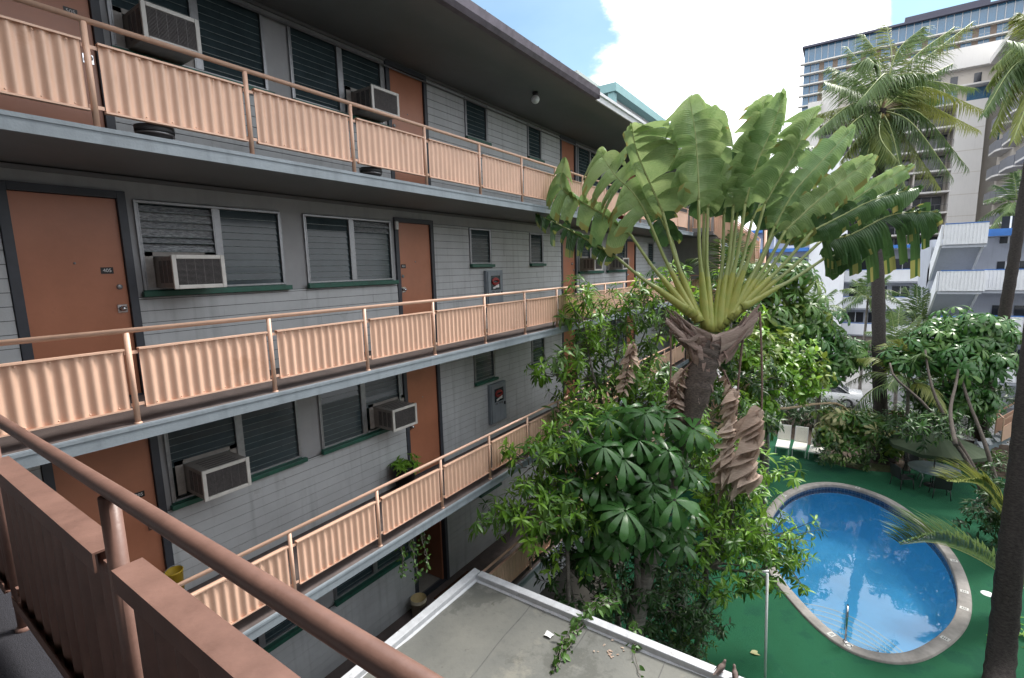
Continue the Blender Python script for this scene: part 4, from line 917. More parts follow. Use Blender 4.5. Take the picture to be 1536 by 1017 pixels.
# dead leaves hanging straight down
T_DEAD = leaf_tmpl(6, .30, .55, .7, .4, .03)
def dead_leaf(pts, blade_from, blade_to, w, d, seed, side=(1, -1)):
    rs = np.random.default_rng(seed); C_ = spline([at(*p, d=d) for p in pts], 40); mb = MB(); mb.tube(C_, [.022*(1-.5*i/39) for i in range(40)], 8)
    h = mb.build('dead_leaf', SHEATH, tp)
    fm = FM(); Ld = np.linalg.norm(np.diff(C_, axis=0), axis=1).sum(); W_ = w/CF*d
    for sg in side:
        n = max(4, int(Ld*(blade_to-blade_from)/.075)); ts = np.linspace(blade_from, blade_to, n)
        for k in range(n):
            i = min(39, int(ts[k]*39)); tp_k = 1-.35*abs(2*(k/n)-1)
            for lay in range(2):
                a = rs.uniform(-.7, .7); D = RT*sg*math.cos(a)+NV*math.sin(a)+V(0, 0, rs.uniform(-.75, .05)); Nn = V(0, 0, 1)*rs.uniform(.4, 1)+NV*rs.uniform(-.2, .9)
                fm.inst(*T_DEAD, [C_[i]], frames(D[None], Nn[None]), np.array([[W_*rs.uniform(1.2, 2.2)*.8, W_*tp_k*rs.uniform(.6, 1.1), W_*rs.uniform(.6, 1.3)]]), np.array([rs.random()]))
    fm.build('dry_blade', DEADL, h)
dead_leaf([(1140, 468), (1143, 560), (1141, 640), (1130, 700), (1137, 712)], .42, 1., 58, D0-.2, 3, (-1,))
dead_leaf([(1115, 500), (1107, 580), (1102, 660), (1090, 735)], .38, 1., 34, D0-.05, 4, (-1,))
dead_leaf([(1006, 480), (1006, 560), (1003, 610), (1012, 640)], .42, 1., 32, D0-.1, 5, (1,))
dead_leaf([(950, 512), (943, 545), (935, 585)], .1, 1., 18, D0+.3, 6)
dead_leaf([(1040, 540), (1018, 570), (1010, 640)], .3, .9, 22, D0-.1, 7, (1, -1))
dead_leaf([(1085, 555), (1098, 590), (1098, 640)], .2, .9, 20, D0+.05, 8, (-1,))
# ================================================================== OTHER PLANTS
def plant(name, label, cat, base, group=None): return thing(name, label, cat, base, group)
def limbs(parent, base, fork, ends, r0, m, n=6, wob=.12):
    b = MB(); P = spline([base, base*.5+fork*.5+RNG.normal(0, wob, 3)*V(1, 1, .2), fork], 12); b.tube(P, [r0*(1-.4*i/11) for i in range(12)], 10, rough=.12)
    for e in ends:
        e = np.asarray(e); mid = fork*.5+e*.5+RNG.normal(0, wob, 3)*np.linalg.norm(e-fork)*.5; Q = spline([fork, mid, e], 9); b.tube(Q, [r0*.55*(1-.75*i/8) for i in range(9)], 7, rough=.1)
    return b.build('trunk', m, parent)
def umb_tree(name, label, base, fork, blobs, s, mats, r0=.12, bark=BARKG, n=9, cat='tree', group=None):
    t = plant(name, label, cat, base, group); limbs(t, np.asarray(base, float), np.asarray(fork, float), [b[0] for b in blobs], r0, bark)
    fm = FM()
    for c, r, k in blobs:
        pts, dirs = blob_pts(c, r, k)
        for p, d in zip(pts, dirs):
            ax = nrm(d*.75+V(0, 0, .75)+RNG.normal(0, .22, 3)); umbrella(fm, p, ax, s*random.uniform(.75, 1.15), n, m=random.randrange(len(mats)))
    fm.build('crown', mats, t); return t
def twig_tree(name, label, base, fork, blobs, leaf, mats, r0=.08, bark=BARKG, nl=12, shoot=.4, cat='tree', group=None, up=.5, tmpl=T_LAN, limb=True):
    t = plant(name, label, cat, base, group)
    if limb: limbs(t, np.asarray(base, float), np.asarray(fork, float), [b[0] for b in blobs], r0, bark)
    fm = FM(); st = MB()
    for c, r, k in blobs:
        pts, dirs = blob_pts(c, r, k, .35)
        for p, d in zip(pts, dirs):
            ax = nrm(d+V(0, 0, up)+RNG.normal(0, .3, 3)); L = shoot*random.uniform(.6, 1.25)
            twig(fm, p, ax, L, leaf*random.uniform(.8, 1.15), nl, m=random.randrange(len(mats)), tmpl=tmpl)
            if limb: st.tube([p-ax*.1, p+ax*L], [.010, .004], 5, cap=False)
    fm.build('crown', mats, t)
    if limb and st.v: st.build('twigs', bark, t, kind='stuff')
    return t
gd = lambda px, py, d: V(*(at(px, py, d=d)[:2]), G)
# big-leaved umbrella tree in front of the palm trunk: hand-placed rosettes with a filled body behind
t = plant('umbrella_tree', 'dark glossy umbrella tree with large drooping leaf rosettes in front of the brown palm trunk', 'tree', gd(960, 960, 9.4))
limbs(t, gd(960, 960, 9.4), at(955, 800, d=9.3), [at(x, y, d=9.) for x, y in ((905, 690), (970, 640), (1000, 690), (920, 790), (1010, 770), (880, 640))], .09, BARKG)
fm = FM()
for x, y, s, d in ((905, 682, .46, 8.7), (968, 632, .46, 9.0), (912, 640, .40, 9.1), (1003, 688, .48, 8.7), (958, 672, .44, 8.8), (938, 778, .50, 8.5), (1012, 762, .48, 8.7), (985, 700, .42, 9.0), (1040, 655, .44, 9.1), (860, 672, .4, 9.1), (935, 700, .5, 8.6), (872, 640, .36, 9.4), (1000, 640, .4, 9.2), (900, 735, .44, 8.9), (970, 740, .46, 8.8), (890, 800, .42, 8.9), (1030, 715, .4, 9.1), (940, 625, .38, 9.3), (985, 625, .38, 9.4), (845, 705, .36, 9.3), (965, 800, .42, 8.8), (1005, 812, .38, 9.0), (885, 845, .4, 9.0), (925, 820, .44, 8.8)):
    umbrella(fm, at(x, y-12, d=d), nrm(-FW*.5+V(0, 0, 1)+RNG.normal(0, .16, 3)), s*1.0, random.choice((10, 11, 12)), base_r=random.uniform(.3, 1))
for k in range(26): umbrella(fm, at(random.uniform(850, 1045), random.uniform(625, 830), d=random.uniform(8.9, 9.3)), nrm(-FW*.4+V(0, 0, 1)+RNG.normal(0, .25, 3)), random.uniform(.28, .42), random.choice((9, 10, 11)))
for c, r, k in ((at(940, 740, d=9.4), (.9, .9, 1.15), 60), (at(950, 670, d=9.6), (1.0, 1.0, .5), 30)):
    for p, dd in zip(*blob_pts(c, r, k)): umbrella(fm, p, nrm(dd*.6+V(0, 0, .6)-FW*.4), random.uniform(.32, .45), 9, base_r=random.uniform(0, .5))
fm.build('crown', L_UMB, t)
# bright lance-leaved trees round it
twig_tree('leafy_tree', 'bright green tree with tall upright shoots beside the railings, left of the palm trunk', gd(935, 930, 11.), at(915, 640, d=11.),
    [(at(872, 470, d=11.), (.28, .28, .55), 30), (at(868, 545, d=11.), (.3, .3, .4), 20), (at(935, 470, d=11.2), (.35, .35, .5), 26), (at(905, 520, d=11.4), (.5, .5, .5), 26), (at(975, 480, d=11.4), (.5, .5, .7), 40), (at(950, 570, d=11.3), (.7, .6, .6), 50), (at(875, 600, d=10.9), (.5, .5, .4), 36), (at(830, 555, d=10.7), (.22, .22, .3), 14), (at(985, 590, d=11.), (.6, .5, .5), 40), (at(905, 630, d=10.7), (.6, .5, .35), 36), (at(1010, 430, d=11.6), (.35, .35, .4), 18)], .23, [L_TWIG, L_MID], r0=.07, shoot=.42, up=.75)
twig_tree('leafy_tree', 'low leafy tree reaching left across the lower railing, just beyond the flat roof corner', gd(860, 900, 9.2), at(850, 800, d=9.1),
    [(at(745, 775, d=8.9), (.22, .22, .16), 14), (at(790, 762, d=8.9), (.35, .35, .25), 24), (at(830, 770, d=9.0), (.4, .4, .35), 30), (at(800, 700, d=9.1), (.4, .35, .25), 24), (at(850, 730, d=9.2), (.45, .4, .4), 34), (at(870, 650, d=9.6), (.45, .4, .25), 26), (at(838, 680, d=9.3), (.35, .3, .25), 18), (at(860, 800, d=9.3), (.45, .4, .5), 36)], .21, [L_TWIG, L_TWIG, L_MID], r0=.06, shoot=.36, up=.25)
twig_tree('leafy_tree', 'spreading leafy tree with branches reaching over the left edge of the pool', gd(1040, 960, 11.2), at(1060, 850, d=11.),
    [(at(1060, 680, d=10.4), (.5, .5, .4), 36), (at(1085, 720, d=10.6), (.6, .5, .45), 44), (at(1120, 695, d=11.2), (.4, .35, .25), 20), (at(1175, 712, d=11.8), (.4, .35, .10), 7), (at(1110, 770, d=10.8), (.7, .6, .5), 56), (at(1155, 800, d=11.2), (.55, .5, .4), 40), (at(1060, 790, d=10.5), (.6, .5, .5), 44), (at(1180, 845, d=11.3), (.35, .35, .3), 22), (at(1120, 850, d=11.), (.6, .5, .3), 36), (at(1050, 850, d=10.8), (.5, .5, .4), 34), (at(1020, 640, d=10.3), (.5, .4, .3), 22)], .22, [L_TWIG, L_TWIG, L_MID], r0=.08, shoot=.4, up=.3)
twig_tree('shrub', 'dark dense undergrowth shrub at the foot of the trees against the flat roof edge', gd(950, 960, 10.3), at(950, 920, d=10.2),
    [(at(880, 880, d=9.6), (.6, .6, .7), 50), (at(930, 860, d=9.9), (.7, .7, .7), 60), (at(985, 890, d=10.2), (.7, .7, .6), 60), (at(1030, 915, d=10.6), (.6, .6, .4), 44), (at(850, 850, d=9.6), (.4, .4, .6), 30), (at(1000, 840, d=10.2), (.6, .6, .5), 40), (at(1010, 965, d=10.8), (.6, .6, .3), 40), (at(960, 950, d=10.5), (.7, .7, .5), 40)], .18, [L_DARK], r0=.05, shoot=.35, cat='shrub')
twig_tree('shrub', 'pale small-leaved shrub hanging over the green deck by the flat roof edge', gd(1030, 985, 11.2), at(1030, 965, d=11.2),
    [(at(1030, 950, d=11.1), (.5, .4, .3), 60), (at(1055, 925, d=11.3), (.3, .3, .25), 30), (at(1010, 985, d=11.), (.4, .4, .2), 40)], .10, [L_MID, L_UMBY], r0=.03, shoot=.3, nl=16, cat='shrub')
# vines
def vine(label, strands, leaf, mats, r=.006, jit=.03, step=.045, group=None):
    P0 = strands[0][0]; t = plant('vine', label, 'vine', P0, group); st = MB(); fm = FM()
    for P in strands:
        L = sum(np.linalg.norm(np.asarray(b)-np.asarray(a)) for a, b in zip(P, P[1:])); n = max(4, int(L/step)); C_ = spline(P, n); C_ += RNG.normal(0, jit*.3, C_.shape); st.tube(C_, r, 5, cap=False)
        k = n; O = C_+RNG.normal(0, jit, C_.shape); D = RNG.normal(size=(k, 3))*V(1, 1, .4)+V(0, 0, -.7); fm.inst(*T_BRD, O, frames(D, -FW[None]*.6+V(0, 0, .5)+RNG.normal(0, .35, (k, 3))), leaf*RNG.uniform(.6, 1.2, k), RNG.random(k), 0)
    st.build('stem', BARKG, t); fm.build('leaves', mats, t); return t
RZ = ZR+.03
q = lambda px, py, z=RZ: at(px, py, z=z)
def ivy(pts, n, sp):
    return [[p+V(random.uniform(-1, 1)*sp, random.uniform(-1, 1)*sp, random.uniform(0, .04)) for p in pts[:max(2, len(pts)-random.randint(0, 2))]] for _ in range(n)]
vine('thick ivy hanging over the pale roof edge onto the flat roof, left of two', ivy([q(905, 900, ZR+.16), q(884, 915, ZR+.17), q(870, 938), q(855, 962), q(842, 985), q(833, 1005)], 7, .07)+ivy([at(898, 830, d=9.2), at(910, 862, d=9.1), at(922, 892, d=9.0), q(898, 912, ZR+.16)], 5, .05)+ivy([q(925, 905, ZR+.16), q(900, 910, ZR+.17), q(880, 920, ZR+.15)], 4, .05), .115, [L_MID], group='ivy on the roof edge')
vine('thin ivy strand hanging over the pale roof edge onto the flat roof, right of two', ivy([q(952, 935, ZR+.16), q(948, 950, ZR+.05), q(955, 975), q(962, 1012)], 5, .035), .095, [L_MID], group='ivy on the roof edge')
vine('trailing plant hanging below the third walkway edge above the cream bucket', [[V(4.7+k*.07, YR+.02+.05*(k % 3), F3-.15), V(4.72+k*.08, YR-.02+.1*(k % 3), F3-.4-.1*(k % 4)), V(4.7+k*.09, YR+.02+.1*(k % 3), F3-.62-.12*(k % 4))] for k in range(9)], .075, [L_MID], step=.04)
# ------------------------------------------------------------------ middle and far trees
umb_tree('umbrella_tree', 'tall yellowish green umbrella tree behind the fan palm stems, left of the blank white tower', gd(1150, 640, 20.5), at(1145, 540, d=20.5),
    [(at(1130, 430, d=20), (1.1, 1.1, 1.0), 60), (at(1185, 415, d=20.5), (1.0, 1.0, .9), 55), (at(1160, 480, d=20), (1.4, 1.2, 1.1), 80), (at(1115, 490, d=20), (.8, .8, 1.2), 40), (at(1205, 470, d=20.8), (1.0, 1.0, 1.1), 50)], .55, [L_MID, L_UMBY, L_MID], r0=.16, n=8)
umb_tree('umbrella_tree', 'dark umbrella tree below the small palm, in front of the blank white tower', gd(1230, 640, 23), at(1230, 570, d=23),
    [(at(1225, 490, d=22.6), (1.1, 1.1, 1.1), 60), (at(1250, 530, d=22.8), (1.2, 1.2, 1.0), 60), (at(1195, 540, d=22.4), (1.3, 1.3, 1.3), 70), (at(1275, 530, d=23.2), (.8, .8, .8), 30), (at(1240, 550, d=22.6), (1.2, 1.2, .5), 36)], .5, [L_UMB, L_MID], r0=.15, n=8)
twig_tree('leafy_tree', 'bright leafy tree between the hanging dead leaves and the white loungers', gd(1150, 650, 17.5), at(1150, 600, d=17.5),
    [(at(1140, 560, d=17.), (.9, .9, .9), 60), (at(1180, 565, d=17.4), (.8, .8, .6), 56), (at(1165, 535, d=17.6), (.9, .9, .6), 50), (at(1205, 560, d=18), (.6, .6, .6), 30), (at(1120, 520, d=17.2), (.7, .7, .9), 40), (at(1130, 600, d=17.2), (.6, .6, .5), 30)], .3, [L_TWIG, L_TWIG, L_UMBY], r0=.09, shoot=.5, up=.4, nl=10, tmpl=T_BRD)
twig_tree('leafy_tree', 'mid green leafy tree behind the brown palm trunk, in front of the far staircase', gd(1090, 640, 14.5), at(1090, 580, d=14.5),
    [(at(1085, 470, d=15.), (.9, .8, .8), 46), (at(1110, 560, d=14.5), (.8, .8, .9), 56), (at(1080, 620, d=14.2), (.6, .6, .6), 36), (at(1120, 630, d=14.6), (.6, .6, .5), 34), (at(1105, 440, d=15.4), (.7, .7, .6), 26)], .27, [L_MID, L_TWIG, L_DARK], r0=.08, shoot=.45, up=.4)
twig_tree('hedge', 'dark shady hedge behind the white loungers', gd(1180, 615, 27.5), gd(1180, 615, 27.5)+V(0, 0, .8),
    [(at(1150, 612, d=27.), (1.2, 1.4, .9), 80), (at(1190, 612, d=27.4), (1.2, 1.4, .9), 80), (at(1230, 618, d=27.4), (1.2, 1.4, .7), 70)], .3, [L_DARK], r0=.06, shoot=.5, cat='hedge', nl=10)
t = umb_tree('wilted_bush', 'wilted pale bush with drooping yellowed leaves over the planting bed, right of the loungers', gd(1290, 690, 22.), at(1290, 660, d=22.),
    [(at(1255, 622, d=21.7), (1.0, .8, .35), 26), (at(1300, 630, d=21.8), (1.0, .9, .45), 34), (at(1335, 655, d=22.), (.8, .8, .5), 24), (at(1270, 650, d=21.8), (.9, .8, .5), 26), (at(1240, 645, d=21.6), (.4, .5, .4), 12)], .5, [L_WILT, L_UMBY, L_MID], r0=.07, n=8, cat='bush')
b = MB(); b.tube(spline([at(1150, 614, d=21.3), at(1185, 612, d=21.4), at(1225, 606, d=21.6), at(1262, 608, d=21.8), at(1290, 640, d=22)], 14), [.03, .05, .06, .06, .06, .06, .06, .05, .05, .05, .05, .04, .04, .04], 8); b.build('fallen_branch', mat('bark_pale', (.36, .27, .17), .8, .25, 12), t)
twig_tree('shrub', 'dark low shrub under the wilted bush beside the third lounger', gd(1250, 680, 21.6), gd(1250, 680, 21.6),
    [(at(1243, 672, d=21.6), (.4, .5, .4), 30), (at(1275, 672, d=21.8), (.8, .8, .5), 50), (at(1320, 672, d=22.2), (.5, .5, .35), 24)], .25, [L_DARK, L_MID], cat='shrub', limb=False)
umb_tree('umbrella_tree', 'large domed umbrella tree at right in front of the white stair building', gd(1440, 700, 20.5), at(1425, 620, d=20.5),
    [(at(1400, 510, d=20.5), (1.1, 1.1, .7), 60), (at(1450, 490, d=20.2), (1.3, 1.3, .75), 80), (at(1490, 500, d=20.4), (.9, .9, .7), 50), (at(1430, 535, d=20), (1.4, 1.2, .7), 80), (at(1475, 540, d=20.3), (1.0, 1.0, .7), 50), (at(1350, 535, d=20.8), (.7, .7, .5), 28), (at(1425, 590, d=20.6), (1.2, 1.2, .7), 46), (at(1460, 595, d=20.8), (.9, .9, .6), 30)], .48, [L_UMB, L_MID, L_UMB], r0=.1, n=9)
# thin leaning stems under it
t = plant('leaning_tree', 'several thin leaning grey stems rising from behind the round table at right', 'tree', at(1496, 800, z=G))
for P in ([(1492, 800), (1462, 712), (1425, 655), (1385, 605), (1343, 567), (1335, 545)], [(1496, 800), (1466, 712), (1436, 660), (1405, 600), (1393, 560), (1388, 525)], [(1515, 800), (1485, 690), (1468, 640), (1452, 600), (1441, 560), (1436, 520)], [(1434, 668), (1428, 640), (1426, 610), (1434, 575), (1440, 540)]):
    b = MB(); C_ = spline([at(*p, d=16.7+.62*i) for i, p in enumerate(P)], 14); b.tube(C_, [.075*(1-.55*i/13) for i in range(14)], 8, rough=.12); b.build('trunk', mat('bark_brown', (.085, .07, .058), .9, .4, 12, .8, 40), t)
# ------------------------------------------------------------------ palms
def palm(name, label, base, top, trunk_r, fronds, mats, leafL, trunk_mid=None, bark=BARKD, group=None, wid=.05, hang=.5, nuts=0, ringed=True, n=46):
    """fronds: list of (mid point or None, tip point) in world space"""
    t = plant(name, label, 'palm tree', base, group); base, top = np.asarray(base, float), np.asarray(top, float)
    pts = [base, top] if trunk_mid is None else [base, *trunk_mid, top]; C_ = spline(pts, 60); b = MB()
    b.tube(C_, [trunk_r*(1.0+.55*max(0, 1-i/7)-.3*i/59)*(1+(.05 if i % 2 else -.03)) for i in range(60)], 12, rough=.06); b.build('trunk', bark, t)
    fm = FM(); ra = MB()
    for md, tip in fronds:
        P = [top, md, tip] if md is not None else [top, top*.5+np.asarray(tip)*.5+V(0, 0, .16*np.linalg.norm(np.asarray(tip)-top)), tip]
        frond(fm, top, nrm(np.asarray(tip)-top+1e-3), np.linalg.norm(np.asarray(tip)-top), leafL, n, m=random.randrange(len(mats)), wid=wid, hang=hang, P=P, rach=ra)
    cr = fm.build('crown', mats, t); ra.build('frond_stem', PETI, cr)
    if nuts:
        nb = MB()
        for k in range(nuts):
            a = k*2.4; c = top+V(.28*math.cos(a), .28*math.sin(a), -.30-.09*(k % 3)); nb.lathe([(0, .15), (.07, .13), (.115, .05), (.12, -.03), (.08, -.12), (0, -.16)], c, 12)
        nb.build('coconuts', mat('coconut', (.15, .17, .04), .5, .2, 4, col2=(.32, .22, .06)), t)
        fb = FM()
        for k in range(26):
            a = random.random()*6.28; D = V(math.cos(a), math.sin(a), random.uniform(-.2, 1.2)); fb.inst(*T_STRIP, [top+D*.1+V(0, 0, -.1)], frames(D[None], V(.2, .3, .9)[None]), np.array([[1.2, .7, .7]]), np.array([random.random()]))
        fb.build('crown_fibre', DEADL, t)
    return t
d0 = 24.
def fr(tops, mid, tip, dd=0): return (at(*mid, d=d0+dd*.6) if mid else None, at(*tip, d=d0+dd))
CFR = [((1338, 95), (1330, 38), .6), ((1318, 90), (1296, 52), 1.2), ((1345, 80), (1385, 40), -.8), ((1365, 92), (1432, 40), .5), ((1375, 100), (1460, 32), 1.5), ((1300, 92), (1312, 95), -2), ((1292, 125), (1245, 100), 1), ((1285, 138), (1238, 122), -1.2), ((1275, 160), (1225, 172), .4), ((1280, 155), (1222, 200), -1.5), ((1370, 122), (1462, 132), .8), ((1380, 130), (1475, 165), -.6), ((1375, 152), (1468, 195), 1.2), ((1380, 170), (1452, 252), -.8), ((1368, 185), (1430, 268), -1.6), ((1352, 200), (1410, 282), .6), ((1338, 200), (1358, 285), -1.4), ((1320, 205), (1345, 240), -2.2), ((1308, 205), (1296, 255), -1.2), ((1300, 190), (1262, 240), .8), ((1330, 110), (1290, 150), -2.6), ((1345, 115), (1400, 110), -2.6), ((1290, 175), (1250, 215), -2), ((1355, 140), (1410, 150), 2.6), ((1320, 130), (1270, 70), 2.5), ((1350, 135), (1430, 95), 2.8)]
palm('coconut_palm', 'tall coconut palm with a full crown in front of the glass hotel tower', gd(1325, 692, 22.3), at(1322, 165, d=d0), .30, [fr(None, m, t_, dd) for m, t_, dd in CFR], [L_PALM, L_PALM, L_PALM, L_PALMY], 1.25, [at(1320, 600, d=22.5), at(1317, 400, d=23.2), at(1318, 260, d=23.8)], nuts=9, hang=.95, n=84, wid=.042)
d0 = 19.
RFR = [((1540, 60), (1492, 98), 0), ((1525, 95), (1475, 170), -.5), ((1530, 110), (1488, 200), .8), ((1520, 80), (1480, 130), 1), ((1560, 40), (1530, 20), .5), ((1600, 60), (1660, 80), 0), ((1590, 100), (1640, 180), 0), ((1555, 120), (1520, 210), -1.2), ((1575, 30), (1600, -40), 0), ((1570, 130), (1570, 230), -1), ((1545, 70), (1510, 60), -1.5)]
palm('coconut_palm', 'leaning coconut palm at the right edge with drooping fronds and a dark slanting trunk', at(1468, 662, z=G), at(1572, 90, d=d0), .24, [fr(None, m, t_, dd) for m, t_, dd in RFR], [L_PALM, L_PALMY], 1.0, [at(1482, 580, d=22), at(1505, 480, d=21), at(1532, 320, d=20)], hang=.9, n=80, wid=.045)
def small_palm(label, base, top, L, k, r, leafL, mats=(L_PALM,), el=(75, -20), hang=.5, name='small_palm', bark=BARKG, n=26, wid=.05):
    F = []
    for i in range(k):
        a = i*2.399; e = math.radians(el[0]+(el[1]-el[0])*(i/(k-1))); D = V(math.cos(a)*math.cos(e), math.sin(a)*math.cos(e), math.sin(e)); q = L*random.uniform(.85, 1.1)
        F.append((np.asarray(top)+D*q*.55, np.asarray(top)+D*q+V(0, 0, -.38*q*math.cos(e))))
    return palm(name, label, base, top, r, F, list(mats), leafL, bark=bark, hang=hang, n=n, wid=wid)
small_palm('small slender palm before the white balconies, just left of the coconut trunk', gd(1290, 575, 33), at(1302, 448, d=33), 2.0, 16, .09, .6, hang=.8, wid=.06)
small_palm('small dark palm in front of the blank white tower', gd(1222, 575, 31), at(1222, 470, d=31), 2.0, 16, .10, .6, wid=.06)
small_palm('feathery areca palm between the white balconies and the stair building', gd(1382, 600, 31), at(1378, 490, d=31), 2.9, 18, .12, .7, el=(85, 5), wid=.06)
small_palm('second feathery palm clump right of the coconut trunk, below the areca', gd(1345, 600, 28), at(1345, 520, d=28), 2.2, 14, .1, .6, el=(80, 0), wid=.06)
small_palm('broad fan of yellow-green palm fronds over the bed, behind the wilted bush', gd(1365, 660, 21), at(1362, 572, d=21), 2.3, 15, .08, .7, (L_PALM, L_PALMY, L_PALM), el=(80, -10), wid=.055)
small_palm('dark palm behind the fan palm, its crown between the fan leaves and the hotel', gd(1143, 560, 38), at(1152, 262, d=38), 4.2, 22, .28, 1.2, (L_PALM,), el=(80, -45), bark=BARKD, name='palm', wid=.09)
small_palm('small far palm at the right edge in front of the dark balconied tower', gd(1520, 540, 38), at(1527, 310, d=38), 2.8, 16, .14, .9, el=(80, -35), wid=.08)
small_palm('bushy dark palm behind the fan palm stems, beside the far staircase', gd(1100, 640, 19), at(1095, 420, d=19), 2.0, 14, .1, .7, (L_PALM, L_MID), el=(80, 0))
# near palm trunk at right edge and its two drooping fronds
t = plant('palm_tree', 'thick dark palm trunk cut by the lower right corner, with rough bark', 'palm tree', at(1490, 1100, z=G)); TB = at(1490, 1100, z=G)
b = MB(); C_ = spline([TB, at(1500, 1000, d=10.5), at(1520, 800, d=10.9), at(1546, 560, d=11.3), at(1572, 330, d=11.8), at(1590, 150, d=12.2)], 70); b.tube(C_, [.27*(1-.22*min(1, i/34))*(1+(.04 if i % 2 else -.03)) for i in range(70)], 18, rough=.07); b.build('trunk', BARKD, t)
def flat_frond(label, P, leafL, up, mats, n=100, wid=.055, cat='palm frond'):
    t = plant('palm_frond', label, cat, P[0]); fm = FM(); ra = MB(); frond(fm, P[0], P[-1]-P[0], 1, leafL, n, P=P, hang=0, up=up, wid=wid, rach=ra, start=.03); c = fm.build('leaflets', mats, t); ra.build('frond_stem', PETI, t); return t
flat_frond('stiff palm frond reaching from the dark trunk over the right rim of the pool', [at(1540, 885, d=12.6), at(1460, 835, d=12.3), at(1400, 814, d=12.1), at(1350, 817, d=12.)], 1.2, 1.5, [L_PALM, L_DARK])
flat_frond('arching yellow-green palm frond beside the dark trunk, right of the round table', [at(1530, 830, d=14.8), at(1500, 765, d=14.8), at(1470, 728, d=14.8), at(1420, 722, d=14.6)], 1.2, .9, [L_PALMY])
twig_tree('shrub', 'dark shrub under the arching frond at the right edge of the deck', gd(1490, 800, 15.2), gd(1490, 800, 15.2), [(at(1480, 785, d=15.4), (.6, .6, .6), 50), (at(1515, 770, d=15.4), (.6, .6, .7), 50), (at(1520, 730, d=16), (.7, .7, .6), 40)], .22, [L_DARK], cat='shrub', limb=False)
twig_tree('shrub', 'small leafy shrub at the very bottom right beside the dark trunk', gd(1440, 1030, 11.6), gd(1440, 1030, 11.6), [(at(1440, 1015, d=11.6), (.5, .4, .18), 30), (at(1530, 985, d=11.8), (.25, .25, .5), 26), (at(1478, 1000, d=11.5), (.2, .2, .2), 12)], .16, [L_TWIG, L_MID], cat='shrub', limb=False)
twig_tree('shrub', 'row of low green plants along the planting bed behind the umbrella', gd(1400, 650, 24), gd(1400, 650, 24), [(at(1330, 625, d=24), (.8, .8, .6), 50), (at(1380, 650, d=24.5), (.8, .8, .4), 40), (at(1360, 690, d=22), (.8, .6, .15), 24), (at(1430, 690, d=21.5), (1.0, .8, .2), 40), (at(1490, 700, d=21), (.8, .8, .4), 40), (at(1500, 640, d=22), (.5, .5, .5), 20)], .26, [L_MID, L_DARK], cat='plants', limb=False)
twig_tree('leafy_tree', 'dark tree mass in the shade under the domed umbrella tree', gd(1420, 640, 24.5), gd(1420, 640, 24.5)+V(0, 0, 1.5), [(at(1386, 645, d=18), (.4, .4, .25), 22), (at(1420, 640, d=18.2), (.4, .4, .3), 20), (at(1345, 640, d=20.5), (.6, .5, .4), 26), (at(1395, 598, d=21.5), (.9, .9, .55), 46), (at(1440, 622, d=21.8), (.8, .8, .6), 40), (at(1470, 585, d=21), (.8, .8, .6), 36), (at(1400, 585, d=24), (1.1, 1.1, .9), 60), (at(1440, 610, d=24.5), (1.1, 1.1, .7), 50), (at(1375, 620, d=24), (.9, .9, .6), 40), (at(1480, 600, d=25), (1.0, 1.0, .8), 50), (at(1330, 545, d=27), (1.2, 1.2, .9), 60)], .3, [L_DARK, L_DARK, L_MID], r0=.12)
ow = thing('opposite_wing', 'grey walkway block across the courtyard, just outside the right edge', 'building', (4, -13, G))
b = MB(); b.box(-8, 15, -20, -12.4, G, 3.6); b.build('wall', SIDING, ow)
for f in FLOORS:
    b = MB(); b.box(-8, 15, -12.39, -11.1, f-.14, f); b.build('walkway_slab', FASCIA, ow); b = MB(); b.box(-8, 15, -11.2, -11.17, f+.15, f+.7); b.box(-8, 15, -11.22, -11.17, f+.82, f+.87); b.build('railing', PEACH, ow)
b = MB(); b.box(-8.5, 15.5, -20.5, -10.6, 3.61, 3.8); b.build('roof', SOFFIT, ow)
nt_ = thing('sky_blocker_tower', 'tall plain slab added behind the camera, out of view, to block sky light', 'tower', (-18, -8, G))  # unseen block, added to keep sky light off the left facade
b = MB(); b.box(-30, -6, -26, 13, G, 19); b.build('wall', SMOOTH, nt_)  # body of the added sky blocker, out of view
for k in range(6):
    b = MB(); b.box(-5.99, -4.9, -26, 13, G+4+k*3.6, G+4.2+k*3.6); b.box(-4.95, -4.9, -26, 13, G+4.2+k*3.6, G+5.1+k*3.6); b.build('balcony', FASCIA, nt_)
b = MB(); b.box(-30.5, -5.5, -26.5, 13.5, 19.01, 19.6); b.build('roof', SOFFIT, nt_)  # top of the added sky blocker, out of view
# ================================================================== WHITE AND BLUE BUILDING
WW = mat('white_render', (.78, .80, .84), .7, .05, .6, streak=.12); GW = mat('grey_render', (.46, .49, .56), .7, .08, .8, streak=.2)
BLUE = mat('blue_fascia', (.045, .17, .50), .5, .15, 2); DWIN = mat('dark_window', (.02, .025, .035), .12, .1, 2, spec=.7)
wb = thing('white_building', 'white and blue apartment block with a blank white stair tower, behind the courtyard trees', 'building', (57, 0, G))
def pbox(name, m, par, *a, bev=0.):
    b = MB(); b.box(*a); return b.build(name, m, par, bev)
